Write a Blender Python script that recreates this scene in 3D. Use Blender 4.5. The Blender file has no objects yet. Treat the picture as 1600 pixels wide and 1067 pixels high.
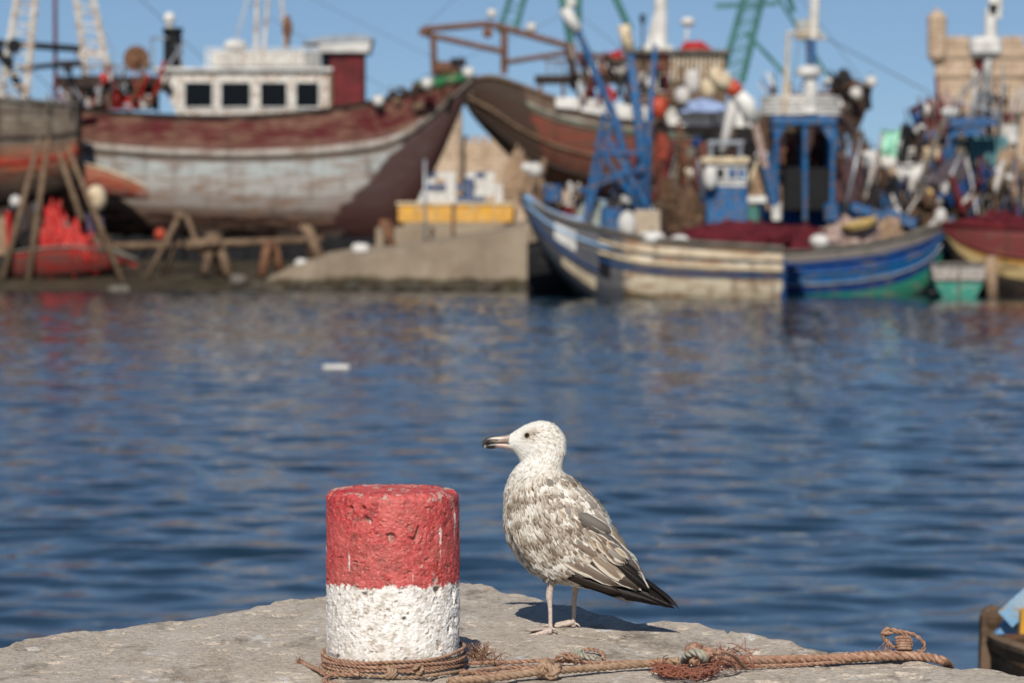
import bpy, math, random
import numpy as np
from mathutils import Vector, Matrix, noise
random.seed(7); RNG = np.random.default_rng(7)
SC = bpy.context.scene; COL = SC.collection
PI = math.pi

# ------------------------------------------------------------------ camera
F = 5000.0            # focal length in pixels of the 1600 px photograph
HZ = 355.0            # horizon row
CZ = 3.46             # camera height above the water
QZ = 2.60             # quay top above the water
cam_d = bpy.data.cameras.new('camera'); cam = bpy.data.objects.new('camera', cam_d); COL.objects.link(cam)
cam.location = (0, 0, CZ); cam.rotation_euler = (PI/2, 0, 0)
cam_d.sensor_width = 36.0; cam_d.lens = 36.0*F/1600.0; cam_d.shift_y = -(533.5-HZ)/1600.0
cam_d.clip_start = 0.1; cam_d.clip_end = 8000
cam_d.dof.use_dof = True; cam_d.dof.focus_distance = 6.62; cam_d.dof.aperture_fstop = 6.4; cam_d.dof.aperture_blades = 0
SC.camera = cam

# ------------------------------------------------------------------ light
SUN_EL = math.radians(40); SUN_DX = 0.10      # sun behind the camera, a little to the left
w = bpy.data.worlds.new('World'); SC.world = w; w.use_nodes = True
nt = w.node_tree; bg = nt.nodes['Background']
sky = nt.nodes.new('ShaderNodeTexSky'); sky.sky_type = 'NISHITA'; sky.sun_disc = False
trav = Vector((SUN_DX*math.cos(SUN_EL), math.cos(SUN_EL), -math.sin(SUN_EL))).normalized()   # travel of the light
sky.sun_elevation = SUN_EL
sky.sun_rotation = math.atan2(-trav.x, -trav.y)
sky.air_density = 0.85; sky.dust_density = 0.1; sky.ozone_density = 4.0; sky.altitude = 0
bg.inputs['Strength'].default_value = 0.076
_tc = nt.nodes.new('ShaderNodeTexCoord'); _ad = nt.nodes.new('ShaderNodeVectorMath'); _ad.operation = 'ADD'; _ad.inputs[1].default_value = (0, 0, .07)
nt.links.new(_tc.outputs['Generated'], _ad.inputs[0]); _no = nt.nodes.new('ShaderNodeVectorMath'); _no.operation = 'NORMALIZE'; nt.links.new(_ad.outputs[0], _no.inputs[0]); nt.links.new(_no.outputs[0], sky.inputs[0])
nt.links.new(sky.outputs[0], bg.inputs[0])
sun_d = bpy.data.lights.new('sun', 'SUN'); sun_d.energy = 5.0; sun_d.angle = math.radians(0.55); sun_d.color = (1, 0.94, 0.85)
sun = bpy.data.objects.new('sun', sun_d); COL.objects.link(sun); sun.location = (-5, -20, 20)
sun.rotation_euler = trav.to_track_quat('-Z', 'Y').to_euler()
SC.view_settings.view_transform = 'Standard'; SC.view_settings.look = 'None'
SC.view_settings.exposure = 0.0; SC.view_settings.gamma = 1.0; SC.view_settings.use_curve_mapping = False
SC.render.engine = 'CYCLES'
SC.cycles.use_denoising = True
try: SC.cycles.denoiser = 'OPENIMAGEDENOISE'
except Exception: pass
SC.cycles.max_bounces = 5; SC.cycles.glossy_bounces = 3; SC.cycles.diffuse_bounces = 2; SC.cycles.transparent_max_bounces = 8
SC.cycles.use_adaptive_sampling = False
SC.cycles.sample_clamp_indirect = 6

# ------------------------------------------------------------------ measuring helpers (photo measurement -> place in the harbour)
def W(px, py, Y): return Vector(((px-800)/F*Y, Y, CZ+(HZ-py)/F*Y))
def Q(px, py, h=0.0):                       # on the quay top (h above it)
    Y = (CZ-QZ-h)*F/(py-HZ); return Vector(((px-800)/F*Y, Y, QZ+h))

# ------------------------------------------------------------------ node helpers
def newmat(name):
    m = bpy.data.materials.new(name); m.use_nodes = True
    n = m.node_tree.nodes; l = m.node_tree.links
    return m, n, l, n['Principled BSDF']
def N(n, t, **k):
    x = n.new(t)
    for a, b in k.items(): setattr(x, a, b)
    return x
def c4(c): return (c[0], c[1], c[2], 1)
def coords(n, l, scale=(1, 1, 1), src='Object'):
    tc = N(n, 'ShaderNodeTexCoord'); mp = N(n, 'ShaderNodeMapping'); mp.inputs['Scale'].default_value = scale
    l.new(tc.outputs[src], mp.inputs[0]); return mp.outputs[0]
def noise_n(n, l, vec, scale, detail=4, rough=0.6, dist=0.0):
    t = N(n, 'ShaderNodeTexNoise'); t.inputs['Scale'].default_value = scale; t.inputs['Detail'].default_value = detail
    t.inputs['Roughness'].default_value = rough; t.inputs['Distortion'].default_value = dist
    if vec is not None: l.new(vec, t.inputs['Vector'])
    return t.outputs['Fac']
def ramp(n, l, fac, stops, interp='LINEAR'):
    r = N(n, 'ShaderNodeValToRGB'); r.color_ramp.interpolation = interp
    e = r.color_ramp.elements
    while len(e) < len(stops): e.new(0.5)
    for i, (p, c) in enumerate(stops):
        e[i].position = p; e[i].color = c4(c) if not isinstance(c, (int, float)) else (c, c, c, 1)
    l.new(fac, r.inputs[0]); return r.outputs[0]
def mix(n, l, fac, a, b, mode='MIX'):
    m = N(n, 'ShaderNodeMix'); m.data_type = 'RGBA'; m.blend_type = mode
    for inp, v in ((m.inputs[0], fac), (m.inputs[6], a), (m.inputs[7], b)):
        if isinstance(v, (int, float)): inp.default_value = v if inp.type == 'VALUE' else (v, v, v, 1)
        elif isinstance(v, (tuple, list)): inp.default_value = c4(v)
        else: l.new(v, inp)
    return m.outputs[2]
def math_n(n, l, op, a, b=None, c=None, clamp=False):
    m = N(n, 'ShaderNodeMath'); m.operation = op; m.use_clamp = clamp
    for i, v in enumerate((a, b, c)):
        if v is None: continue
        if isinstance(v, (int, float)): m.inputs[i].default_value = v
        else: l.new(v, m.inputs[i])
    return m.outputs[0]
def bump(n, l, bs, h, strength=0.5, dist=0.01):
    b = N(n, 'ShaderNodeBump'); b.inputs['Strength'].default_value = strength; b.inputs['Distance'].default_value = dist
    l.new(h, b.inputs['Height']); l.new(b.outputs[0], bs.inputs['Normal']); return b
MATS = {}
def M(name, base, base2=None, scale=3.0, rough=0.7, metal=0.0, b=0.3, bd=0.02, stain=None, stain_amt=0.5, stretch=(1, 1, 1)):
    """painted / weathered everyday surface"""
    if name in MATS: return MATS[name]
    m, n, l, bs = newmat(name)
    v = coords(n, l, stretch)
    f = noise_n(n, l, v, scale, 5)
    base2 = base2 or tuple(x*0.72 for x in base)
    col = ramp(n, l, f, [(0.35, base2), (0.62, base)])
    if stain:
        g = noise_n(n, l, v, scale*2.3+1, 6, 0.7, 0.4)
        mk = ramp(n, l, g, [(0.62-stain_amt*0.25, 0.0), (0.68-stain_amt*0.22, 1.0)])
        col = mix(n, l, mk, col, stain)
    l.new(col, bs.inputs['Base Color']); bs.inputs['Roughness'].default_value = rough; bs.inputs['Metallic'].default_value = metal; bs.inputs['Specular IOR Level'].default_value = .22
    if b: bump(n, l, bs, noise_n(n, l, v, scale*6, 4), b, bd)
    MATS[name] = m; return m

# ------------------------------------------------------------------ mesh builder
class MB:
    def __init__(s): s.v = []; s.f = []; s.a = []      # a: optional per vertex attribute (3 floats)
    def add(s, vs, fs, at=None):
        o = len(s.v); s.v += [tuple(v) for v in vs]; s.f += [tuple(i+o for i in f) for f in fs]
        s.a += (at if at is not None else [(0, 0, 0)]*len(vs)); return s
    def box(s, c, d, R=None, bev=0.0):
        c = Vector(c); hx, hy, hz = d[0]/2, d[1]/2, d[2]/2
        if bev <= 0:
            vs = [Vector((x, y, z)) for z in (-hz, hz) for y in (-hy, hy) for x in (-hx, hx)]
            fs = [(0, 2, 3, 1), (4, 5, 7, 6), (0, 1, 5, 4), (2, 6, 7, 3), (0, 4, 6, 2), (1, 3, 7, 5)]
        else:
            e = min(bev, hx*.9, hy*.9, hz*.9)
            vs = []
            for (z, k) in ((-hz, e), (-hz+e, 0), (hz-e, 0), (hz, e)):
                for (sx, sy) in ((-1, -1), (1, -1), (1, 1), (-1, 1)):
                    # corner chamfer in plan
                    p1 = (sx*(hx-k), sy*(hy-e-0*k)); p2 = (sx*(hx-e), sy*(hy-k))
                    pts = [p1, p2] if sx*sy > 0 else [p2, p1]
                    if (sx, sy) in ((-1, -1), (1, 1)): pts = [p1, p2]
                    else: pts = [p2, p1]
                    vs += [Vector((pts[0][0], pts[0][1], z)), Vector((pts[1][0], pts[1][1], z))]
            fs = []
            for r in range(3):
                for i in range(8): fs.append((r*8+i, r*8+(i+1) % 8, r*8+8+(i+1) % 8, r*8+8+i))
            fs.append(tuple(reversed(range(8)))); fs.append(tuple(range(24, 32)))
        if R is not None: vs = [R @ v for v in vs]
        return s.add([v+c for v in vs], fs)
    def bar(s, a, b, w, h=None):                       # rectangular bar from a to b
        a, b = Vector(a), Vector(b); d = b-a; L = d.length
        if L < 1e-9: return s
        R = d.to_track_quat('Y', 'Z').to_matrix()
        return s.box((a+b)/2, (w, L, h or w), R)
    def tube(s, pts, r, seg=8, cap=True, closed=False):
        pts = [Vector(p) for p in pts]; n = len(pts)
        rs = r if isinstance(r, (list, tuple)) else [r]*n
        vs = []; up = None
        for i, p in enumerate(pts):
            if closed: t = pts[(i+1) % n]-pts[i-1]
            else: t = pts[min(i+1, n-1)]-pts[max(i-1, 0)]
            if t.length < 1e-12: t = Vector((0, 0, 1))
            t.normalize()
            if up is None: up = t.orthogonal().normalized()
            u = up-t*up.dot(t)
            if u.length < 1e-6: u = t.orthogonal()
            u.normalize(); up = u; q = t.cross(u)
            for k in range(seg):
                a = 2*PI*k/seg; vs.append(p+(u*math.cos(a)+q*math.sin(a))*rs[i])
        fs = []; m = n if closed else n-1
        for i in range(m):
            j = (i+1) % n
            for k in range(seg): fs.append((i*seg+k, i*seg+(k+1) % seg, j*seg+(k+1) % seg, j*seg+k))
        if cap and not closed: fs += [tuple(reversed(range(seg))), tuple(range((n-1)*seg, n*seg))]
        return s.add(vs, fs)
    def lathe(s, c, prof, seg=20, axis='Z', sx=1, sy=1, R=None):
        vs = []; c = Vector(c)
        for (r, z) in prof:
            for k in range(seg):
                a = 2*PI*k/seg; v = Vector((r*math.cos(a)*sx, r*math.sin(a)*sy, z))
                if axis == 'Y': v = Vector((v.x, v.z, v.y))
                if axis == 'X': v = Vector((v.z, v.x, v.y))
                if R is not None: v = R @ v
                vs.append(v+c)
        fs = []
        for i in range(len(prof)-1):
            for k in range(seg): fs.append((i*seg+k, i*seg+(k+1) % seg, (i+1)*seg+(k+1) % seg, (i+1)*seg+k))
        fs += [tuple(reversed(range(seg))), tuple(range((len(prof)-1)*seg, len(prof)*seg))]
        return s.add(vs, fs)
    def ball(s, c, r, seg=16, rings=9, sc=(1, 1, 1)):
        vs = [Vector((0, 0, -1))]; fs = []
        for i in range(1, rings):
            t = -PI/2+PI*i/rings
            for k in range(seg):
                a = 2*PI*k/seg; vs.append(Vector((math.cos(t)*math.cos(a), math.cos(t)*math.sin(a), math.sin(t))))
        vs.append(Vector((0, 0, 1)))
        for k in range(seg): fs.append((0, 1+(k+1) % seg, 1+k))
        for i in range(rings-2):
            for k in range(seg):
                a = 1+i*seg; fs.append((a+k, a+(k+1) % seg, a+seg+(k+1) % seg, a+seg+k))
        a = 1+(rings-2)*seg
        for k in range(seg): fs.append((a+k, a+(k+1) % seg, len(vs)-1))
        return s.add([Vector((v.x*r*sc[0], v.y*r*sc[1], v.z*r*sc[2]))+Vector(c) for v in vs], fs)
    def prism(s, pts, d):                              # polygon (list of Vector) extruded along vector d, closed
        pts = [Vector(p) for p in pts]; d = Vector(d); n = len(pts)
        return s.add(pts+[p+d for p in pts], [tuple(range(n)), tuple(reversed(range(n, 2*n)))]+[(i, n+i, n+(i+1) % n, (i+1) % n) for i in range(n)])
    def build(s, name, mat, parent=None, smooth=False, attr=None, fix=True):
        me = bpy.data.meshes.new(name)
        org = Vector(parent.get('_o', (0, 0, 0))) if parent is not None else Vector((0, 0, 0))
        me.from_pydata([(v[0]-org.x, v[1]-org.y, v[2]-org.z) for v in s.v], [], s.f)
        if attr:
            at = me.attributes.new(attr, 'FLOAT_VECTOR', 'POINT'); at.data.foreach_set('vector', [x for a in s.a for x in a])
        if fix:
            import bmesh
            bm = bmesh.new(); bm.from_mesh(me); bmesh.ops.recalc_face_normals(bm, faces=bm.faces); bm.to_mesh(me); bm.free()
        me.materials.append(mat)
        if smooth: me.polygons.foreach_set('use_smooth', [True]*len(me.polygons))
        o = bpy.data.objects.new(name, me); COL.objects.link(o)
        if parent is not None: o.parent = parent
        return o
def lookup_root(o):
    while o.parent is not None: o = o.parent
    return o
def thing(name, label, cat, loc, group=None):
    o = bpy.data.objects.new(name, None); COL.objects.link(o); o.location = loc; o['_o'] = tuple(loc)
    o['label'] = label; o['category'] = cat; o.empty_display_size = 0.2
    if group: o['group'] = group
    return o
def sub(parent_part, mb, name, mat, **k):               # a sub-part: same local frame as its part
    parent_part['_o'] = tuple(lookup_root(parent_part)['_o'])
    return mb.build(name, mat, parent_part, **k)
def solo(mb, name, mat, label, cat, group=None, org=None, **k):   # a thing that is one mesh
    if org is None:
        a = np.array(mb.v); org = ((a[:, 0].min()+a[:, 0].max())/2, (a[:, 1].min()+a[:, 1].max())/2, a[:, 2].min())
    class _P: pass
    s = MB(); s.v = [(v[0]-org[0], v[1]-org[1], v[2]-org[2]) for v in mb.v]; s.f = mb.f; s.a = mb.a
    o = s.build(name, mat, None, **k); o.location = org
    o['label'] = label; o['category'] = cat
    if group: o['group'] = group
    return o
def structure(o): o['kind'] = 'structure'; return o
def cr(pts, n):                                          # Catmull-Rom through tuples, n samples
    P = np.array(pts, float); m = len(P); out = []
    for i in range(n):
        u = i/(n-1)*(m-1); k = min(int(u), m-2); t = u-k
        p0, p1, p2, p3 = P[max(k-1, 0)], P[k], P[k+1], P[min(k+2, m-1)]
        out.append(0.5*((2*p1)+(-p0+p2)*t+(2*p0-5*p1+4*p2-p3)*t*t+(-p0+3*p1-3*p2+p3)*t**3))
    return out
def crv(pts, n): return [Vector(p) for p in cr([tuple(p) for p in pts], n)]
def fn(x, y, z, s=1.0, o=4): return noise.fractal(Vector((x*s, y*s, z*s)), 0.6, 2.0, o)
def grid_mesh(name, V, nu, nv, mat, attr=None, smooth=True, wrap=False, loc=(0, 0, 0)):
    """V: (nu*nv,3) numpy array, row-major nu rows of nv"""
    i, j = np.meshgrid(np.arange(nu-1), np.arange(nv if wrap else nv-1), indexing='ij')
    i = i.ravel(); j = j.ravel(); j2 = (j+1) % nv
    fc = np.stack([i*nv+j, i*nv+j2, (i+1)*nv+j2, (i+1)*nv+j], 1).astype(np.int32)
    me = bpy.data.meshes.new(name); me.vertices.add(len(V)); me.vertices.foreach_set('co', (V-np.array(loc)).astype(np.float32).ravel())
    me.loops.add(fc.size); me.loops.foreach_set('vertex_index', fc.ravel())
    me.polygons.add(len(fc)); me.polygons.foreach_set('loop_start', np.arange(len(fc), dtype=np.int32)*4)
    me.update(calc_edges=True)
    if smooth: me.polygons.foreach_set('use_smooth', np.ones(len(fc), bool))
    if attr:
        for k, a in attr.items():
            at = me.attributes.new(k, 'FLOAT_VECTOR', 'POINT'); at.data.foreach_set('vector', a.astype(np.float32).ravel())
    me.materials.append(mat); me.validate()
    o = bpy.data.objects.new(name, me); o.location = loc; COL.objects.link(o); return o
def vnoise(x, y, seed=0):                                # cheap numpy value noise, smooth
    xi = np.floor(x).astype(np.int64); yi = np.floor(y).astype(np.int64); fx = x-xi; fy = y-yi
    fx = fx*fx*(3-2*fx); fy = fy*fy*(3-2*fy)
    def h(a, b):
        k = (a*374761393+b*668265263+seed*982451653) & 0xffffffff
        k = ((k ^ (k >> 13))*1274126177) & 0xffffffff
        k = k ^ (k >> 16); return (k & 0xffff)/65535.0
    return (h(xi, yi)*(1-fx)+h(xi+1, yi)*fx)*(1-fy)+(h(xi, yi+1)*(1-fx)+h(xi+1, yi+1)*fx)*fy
def fnoise(x, y, oct=4, seed=0, g=0.5):
    s = 0; a = 1; t = 0
    for o in range(oct): s = s+a*vnoise(x*2**o+17*o, y*2**o+31*o, seed+o); t += a; a *= g
    return s/t-0.5

def vn3(P, sc, seed=0, oct=3, g=.55):                    # 3-D value noise, numpy, P (n,3)
    tot = 0; s = 0; a = 1.0
    for o in range(oct):
        q = P*sc*2**o+seed*3.7+o*11.3; i = np.floor(q).astype(np.int64); f = q-i; f = f*f*(3-2*f); r = 0
        for dx in (0, 1):
            for dy in (0, 1):
                for dz in (0, 1):
                    k = ((i[:, 0]+dx)*374761393+(i[:, 1]+dy)*668265263+(i[:, 2]+dz)*2147483647+seed*982451653) & 0xffffffff
                    k = ((k ^ (k >> 13))*1274126177) & 0xffffffff; k = k ^ (k >> 16)
                    r = r+(k & 0xffff)/65535.0*(f[:, 0] if dx else 1-f[:, 0])*(f[:, 1] if dy else 1-f[:, 1])*(f[:, 2] if dz else 1-f[:, 2])
        s = s+a*(r-.5); tot += a; a *= g
    return s/tot

# ================================================================== WATER
def water():
    def axis(lo, a, b, hi, d, grow=1.25):
        c = list(np.arange(a, b+1e-6, d)); s = d; x = a
        L = []
        while x > lo: s *= grow; x -= s; L.append(max(x, lo))
        s = d; x = b; R = []
        while x < hi: s *= grow; x += s; R.append(min(x, hi))
        return np.array(L[::-1]+c+R)
    xs = axis(-900, -34, 34, 900, 0.15)
    ys = np.concatenate([np.arange(4, 26, .8), np.arange(26, 70, .13), np.arange(70, 185, .26), [186, 188, 192, 200, 215, 240, 300, 420, 700, 1200, 2400, 4200]])
    X, Y = np.meshgrid(xs, ys, indexing='xy'); Z = np.zeros_like(X)
    r = np.random.default_rng(3)
    wx = X+1.6*fnoise(X*.12, Y*.12, 2, 5); wy = Y+1.6*fnoise(X*.12+9, Y*.12+4, 2, 8)
    for i in range(70):
        lam = 0.38*(2.5/0.38)**(r.random()**1.15)
        th = PI/2+r.normal(0, .55)+0.15
        amp = 0.0024*lam**0.82
        k = 2*PI/lam; ph = r.random()*2*PI
        q = (wx*math.cos(th)+wy*math.sin(th))*k+ph
        Z += amp*(np.sin(q)+0.25*np.sin(2*q+1))
    grp = 0.55+1.0*(fnoise(X*.05, Y*.03, 3, 21)+0.5)
    fade = np.clip((42-np.abs(X))/8, 0, 1)*np.clip((Y-22)/4, 0, 1)*np.clip((190-Y)/15, 0, 1)
    Z *= grp*fade
    m, n, l, bs = newmat('harbour_water')
    bs.inputs['Base Color'].default_value = (0.006, 0.022, 0.035, 1); bs.inputs['Roughness'].default_value = 0.02
    bs.inputs['IOR'].default_value = 1.333
    v = coords(n, l, (0.5, 1, 1)); f1 = noise_n(n, l, v, 3.4, 4, .62, .4)
    bump(n, l, bs, f1, 0.5, 0.016)
    V = np.stack([X.ravel(), Y.ravel(), Z.ravel()], 1)
    o = grid_mesh('water', V, len(ys), len(xs), m); structure(o)
water()

# ================================================================== QUAY
EDGE_PX = [(-60, 1024), (0, 1010), (81, 994), (156, 983), (244, 968), (325, 956), (416, 942), (507, 929), (600, 916), (700, 908), (735, 908), (770, 916), (808, 925), (906, 948), (960, 965),
           (1000, 968), (1086, 973), (1180, 992), (1285, 1010), (1400, 1026), (1484, 1037), (1600, 1052), (1660, 1060)]
_e = [Q(a, b) for a, b in EDGE_PX]
_l = _e[0]+(_e[0]-_e[1]).normalized()*4; _r = _e[-1]+(_e[-1]-_e[-2]).normalized()*4
EX = np.array([_l.x]+[p.x for p in _e]+[_r.x]); EY = np.array([_l.y]+[p.y for p in _e]+[_r.y])
def quay_h(x, y):                                        # surface relief above QZ
    h = 0.010*fnoise(x*1.6, y*1.6, 3, 1)+0.007*fnoise(x*9, y*5, 5, 2, .6)+0.0025*fnoise(x*55, y*55, 2, 6)
    p = fnoise(x*22, y*22, 3, 4); h = h-0.012*np.clip(p-0.16, 0, .2)/.2
    c = np.abs(fnoise(x*3.1+4, y*3.1, 3, 9)); h = h-0.007*np.clip(1-c/0.012, 0, 1)*np.clip(fnoise(x*2, y*2, 2, 30)*6, 0, 1)
    return h
def quay():
    xs = np.concatenate([np.linspace(EX[0], -1.25, 30)[:-1], np.arange(-1.25, 1.2, .0065), np.linspace(1.2, EX[-1], 30)])
    vt = np.concatenate([np.linspace(-3, 5.75, 24)[:-1], np.linspace(5.75, 6.05, 12)[:-1]])   # absolute y behind / below the frame
    nv = 250; rows = []
    ye = np.interp(xs, EX, EY)+0.028*fnoise(xs*9, xs*0+3, 3, 12)+0.014*fnoise(xs*40, xs*0+5, 3, 13)
    full = []
    for y in vt: full.append((xs, np.full_like(xs, y)+np.minimum(0, ye-0.05-6.05)*np.clip((y-(-3))/9.05, 0, 1), None))
    y0 = full[-1][1]
    base0 = 6.05+np.minimum(0, ye-0.05-6.05)
    for k in range(nv):
        t = k/(nv-1); full.append((xs, base0+(ye-base0)*t, t))
    V = []
    for x, y, t in full:
        z = QZ+quay_h(x, y)
        d = np.clip((ye-y)/0.035, 0, 1)
        edge = (1-np.sqrt(np.clip(1-(1-d)**2, 0, 1)))*0.022+0.012*np.clip(1-(ye-y)/.09, 0, 1)*np.clip(fnoise(x*14, y*14, 3, 77)*3, -.6, 1)
        V.append(np.stack([x, y, z-edge], 1))
    last = V[-1].copy()
    for dz in (0.02, .06, .15, .4, 1.0, 2.0, 3.4):
        p = last.copy(); p[:, 2] -= dz; p[:, 1] += 0.012*fnoise(p[:, 0]*9, p[:, 0]*0+dz*7, 3, 15)*2-0.006; V.append(p)
    V = np.concatenate(V); nr = len(full)+7
    m, n, l, bs = newmat('weathered_concrete')
    v = coords(n, l)
    f = noise_n(n, l, coords(n, l, (1, .45, 1)), 9, 8, .68); col = ramp(n, l, f, [(.30, (.28, .215, .15)), (.44, (.50, .42, .33)), (.66, (.66, .58, .48))])
    g = noise_n(n, l, v, 75, 6, .7); col = mix(n, l, .5, col, ramp(n, l, g, [(.36, (.18, .14, .10)), (.48, (.52, .44, .355)), (.64, (.72, .65, .56))]), 'MIX')
    vs = coords(n, l, (1, .45, 1))
    wv = noise_n(n, l, vs, 13, 7, .7, .3); wm = ramp(n, l, wv, [(.60, 0.0), (.64, .9)]); col = mix(n, l, wm, col, (.74, .71, .66))
    dv = noise_n(n, l, coords(n, l, (.9, .4, 1)), 6.5, 7, .72, .3); dm = ramp(n, l, dv, [(.36, .75), (.46, 0.0)]); col = mix(n, l, dm, col, (.17, .135, .10))
    l.new(col, bs.inputs['Base Color']); bs.inputs['Roughness'].default_value = .9
    hh = math_n(n, l, 'ADD', noise_n(n, l, v, 160, 5, .7), math_n(n, l, 'MULTIPLY', noise_n(n, l, v, 40, 3), 1.5)); bump(n, l, bs, hh, 1.0, .007)
    o = grid_mesh('quay', V, nr, len(xs), m); structure(o)
quay()

# ================================================================== BOLLARD
BC = Vector((-0.231, 6.215, QZ)); BR = 0.129; BH = 0.352
def bollard():
    root = thing('bollard', 'short round concrete mooring bollard painted red above white on the quay corner', 'bollard', tuple(BC))
    nth = 440; zs = np.concatenate([np.linspace(-0.03, BH-.018, 330), [None]*0])
    rows = []; th = np.arange(nth)/nth*2*PI
    prof = [(BR, z) for z in zs]
    for k in range(1, 15):
        a = k/14*PI/2; prof.append((BR-.018+.018*math.cos(a), BH-.018+.018*math.sin(a)))
    for k in range(1, 60): prof.append(((BR-.018)*(1-k/59.5), BH))
    V = []; B = []
    for r, z in prof:
        s = th*BR
        X = np.cos(th)*r; Y = np.sin(th)*r
        def n2(sc, seed, o=3, g=.55):
            # blend to keep the seam closed
            return vn3(np.stack([X, Y, np.full_like(X, z)], 1)+1.0, sc, seed, o, g)*1.15
        top = np.clip((z-BH+.03)/.03, 0, 1)
        rough = 1.0 if z < .178 else .75
        d = .0045*n2(10, 1)+rough*.0052*n2(70, 5, 4, .75)+.0020*n2(220, 8, 2)
        pit = n2(38, 11, 2); d = d-.008*np.clip((pit-.285)/.05, 0, 1)
        pit2 = n2(125, 15, 2); d = d-.0028*np.clip((pit2-.22)/.08, 0, 1)
        bump_w = n2(26, 19, 2)
        kk = d/ max(BR, 1e-6)
        if r > BR-.019: nx, nz = (r-(BR-.018))/.018, (z-(BH-.018))/.018 if z > BH-.018 else 0
        else: nx, nz = 0, 1
        if z <= BH-.018: nx, nz = 1, 0
        V.append(np.stack([np.cos(th)*(r+d*nx), np.sin(th)*(r+d*nx), np.full_like(th, z)+d*nz], 1))
        B.append(np.stack([np.clip(pit*1.0, -1, 1), np.full_like(th, z), np.clip(pit2, -1, 1)], 1))
    V = np.concatenate(V); B = np.concatenate(B)
    m, n, l, bs = newmat('chipped_red_white_paint')
    at = N(n, 'ShaderNodeAttribute'); at.attribute_name = 'wear'
    sx = N(n, 'ShaderNodeSeparateXYZ'); l.new(at.outputs['Vector'], sx.inputs[0])
    v = coords(n, l)
    big = noise_n(n, l, v, 14, 4); mid = noise_n(n, l, v, 60, 5, .65); fine = noise_n(n, l, v, 210, 4, .7)
    red = ramp(n, l, mid, [(.32, (.22, .018, .018)), (.5, (.44, .032, .034)), (.68, (.56, .085, .08))])
    red = mix(n, l, ramp(n, l, big, [(.45, 0.0), (.62, .55)]), red, (.56, .10, .09))
    red = mix(n, l, ramp(n, l, fine, [(.57, 0.0), (.67, .7)]), red, (.60, .30, .26))
    white = ramp(n, l, mid, [(.32, (.46, .42, .36)), (.46, (.76, .73, .68)), (.7, (.84, .83, .81))])
    white = mix(n, l, ramp(n, l, noise_n(n, l, v, 95, 6, .7, .4), [(.56, 0.0), (.63, .9)]), white, (.30, .25, .20))
    bz = math_n(n, l, 'ADD', sx.outputs[1], math_n(n, l, 'MULTIPLY', math_n(n, l, 'SUBTRACT', noise_n(n, l, v, 70, 5, .75), .5), .055))
    bz = math_n(n, l, 'ADD', bz, math_n(n, l, 'MULTIPLY', math_n(n, l, 'SUBTRACT', big, .5), .015))
    mk = ramp(n, l, bz, [(.172, 0.0), (.1735, 1.0)])
    col = mix(n, l, mk, white, red)
    scr = N(n, 'ShaderNodeTexNoise'); mp = coords(n, l, (40, 40, 4)); l.new(mp, scr.inputs['Vector']); scr.inputs['Scale'].default_value = 1.4
    col = mix(n, l, ramp(n, l, scr.outputs['Fac'], [(.69, 0.0), (.71, .8)]), col, (.72, .68, .62))
    cn = noise_n(n, l, v, 24, 7, .72, .5); rim = ramp(n, l, sx.outputs[1], [(.15, .0), (.17, .06), (.185, .0), (.325, .0), (.345, .075)])
    col = mix(n, l, ramp(n, l, math_n(n, l, 'ADD', cn, rim), [(.635, 0.0), (.655, .85)]), col, (.42, .36, .30))
    dirt = math_n(n, l, 'MULTIPLY', ramp(n, l, sx.outputs[1], [(.0, .9), (.09, 0.0)]), ramp(n, l, noise_n(n, l, v, 20, 5, .7), [(.4, 0.0), (.6, 1.0)])); col = mix(n, l, dirt, col, (.40, .33, .25))
    col = mix(n, l, ramp(n, l, noise_n(n, l, v, 6, 5, .65), [(.40, .38), (.60, 0.0)]), col, mix(n, l, .5, col, (.33, .22, .17)))
    chip = ramp(n, l, sx.outputs[2], [(.24, 0.0), (.30, .45)]); col = mix(n, l, chip, col, (.20, .15, .12))
    chip2 = ramp(n, l, sx.outputs[0], [(.30, 0.0), (.34, .6)]); col = mix(n, l, chip2, col, (.26, .16, .13))
    l.new(col, bs.inputs['Base Color'])
    rr = ramp(n, l, mk, [(0, .8), (1, .55)]); l.new(rr, bs.inputs['Roughness'])
    bump(n, l, bs, math_n(n, l, 'ADD', mid, math_n(n, l, 'MULTIPLY', fine, .5)), .75, .004)
    o = grid_mesh('painted_post', V, len(prof), nth, m, {'wear': B}, wrap=True); o.parent = root
bollard()

# ================================================================== ROPES
def ropemat(name, a, b, c):
    m, n, l, bs = newmat(name); v = coords(n, l)
    f = noise_n(n, l, v, 90, 5, .7); col = ramp(n, l, f, [(.3, a), (.5, b), (.72, c)])
    g = noise_n(n, l, v, 14, 3); col = mix(n, l, ramp(n, l, g, [(.45, 0.0), (.65, .6)]), col, tuple(x*.75+.04 for x in b))
    l.new(col, bs.inputs['Base Color']); bs.inputs['Roughness'].default_value = .85
    bump(n, l, bs, noise_n(n, l, coords(n, l, (1, 1, 1)), 900, 2), .7, .0015); return m
R_OR = ropemat('orange_weathered_rope', (.12, .055, .032), (.32, .17, .105), (.50, .36, .26))
R_TAN = ropemat('tan_weathered_rope', (.14, .085, .05), (.33, .21, .13), (.46, .34, .24))
R_GREY = ropemat('grey_green_rope', (.16, .15, .11), (.33, .31, .24), (.45, .43, .36))
R_RUST = ropemat('rust_brown_fibre', (.13, .035, .02), (.27, .09, .05), (.38, .16, .10))
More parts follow.
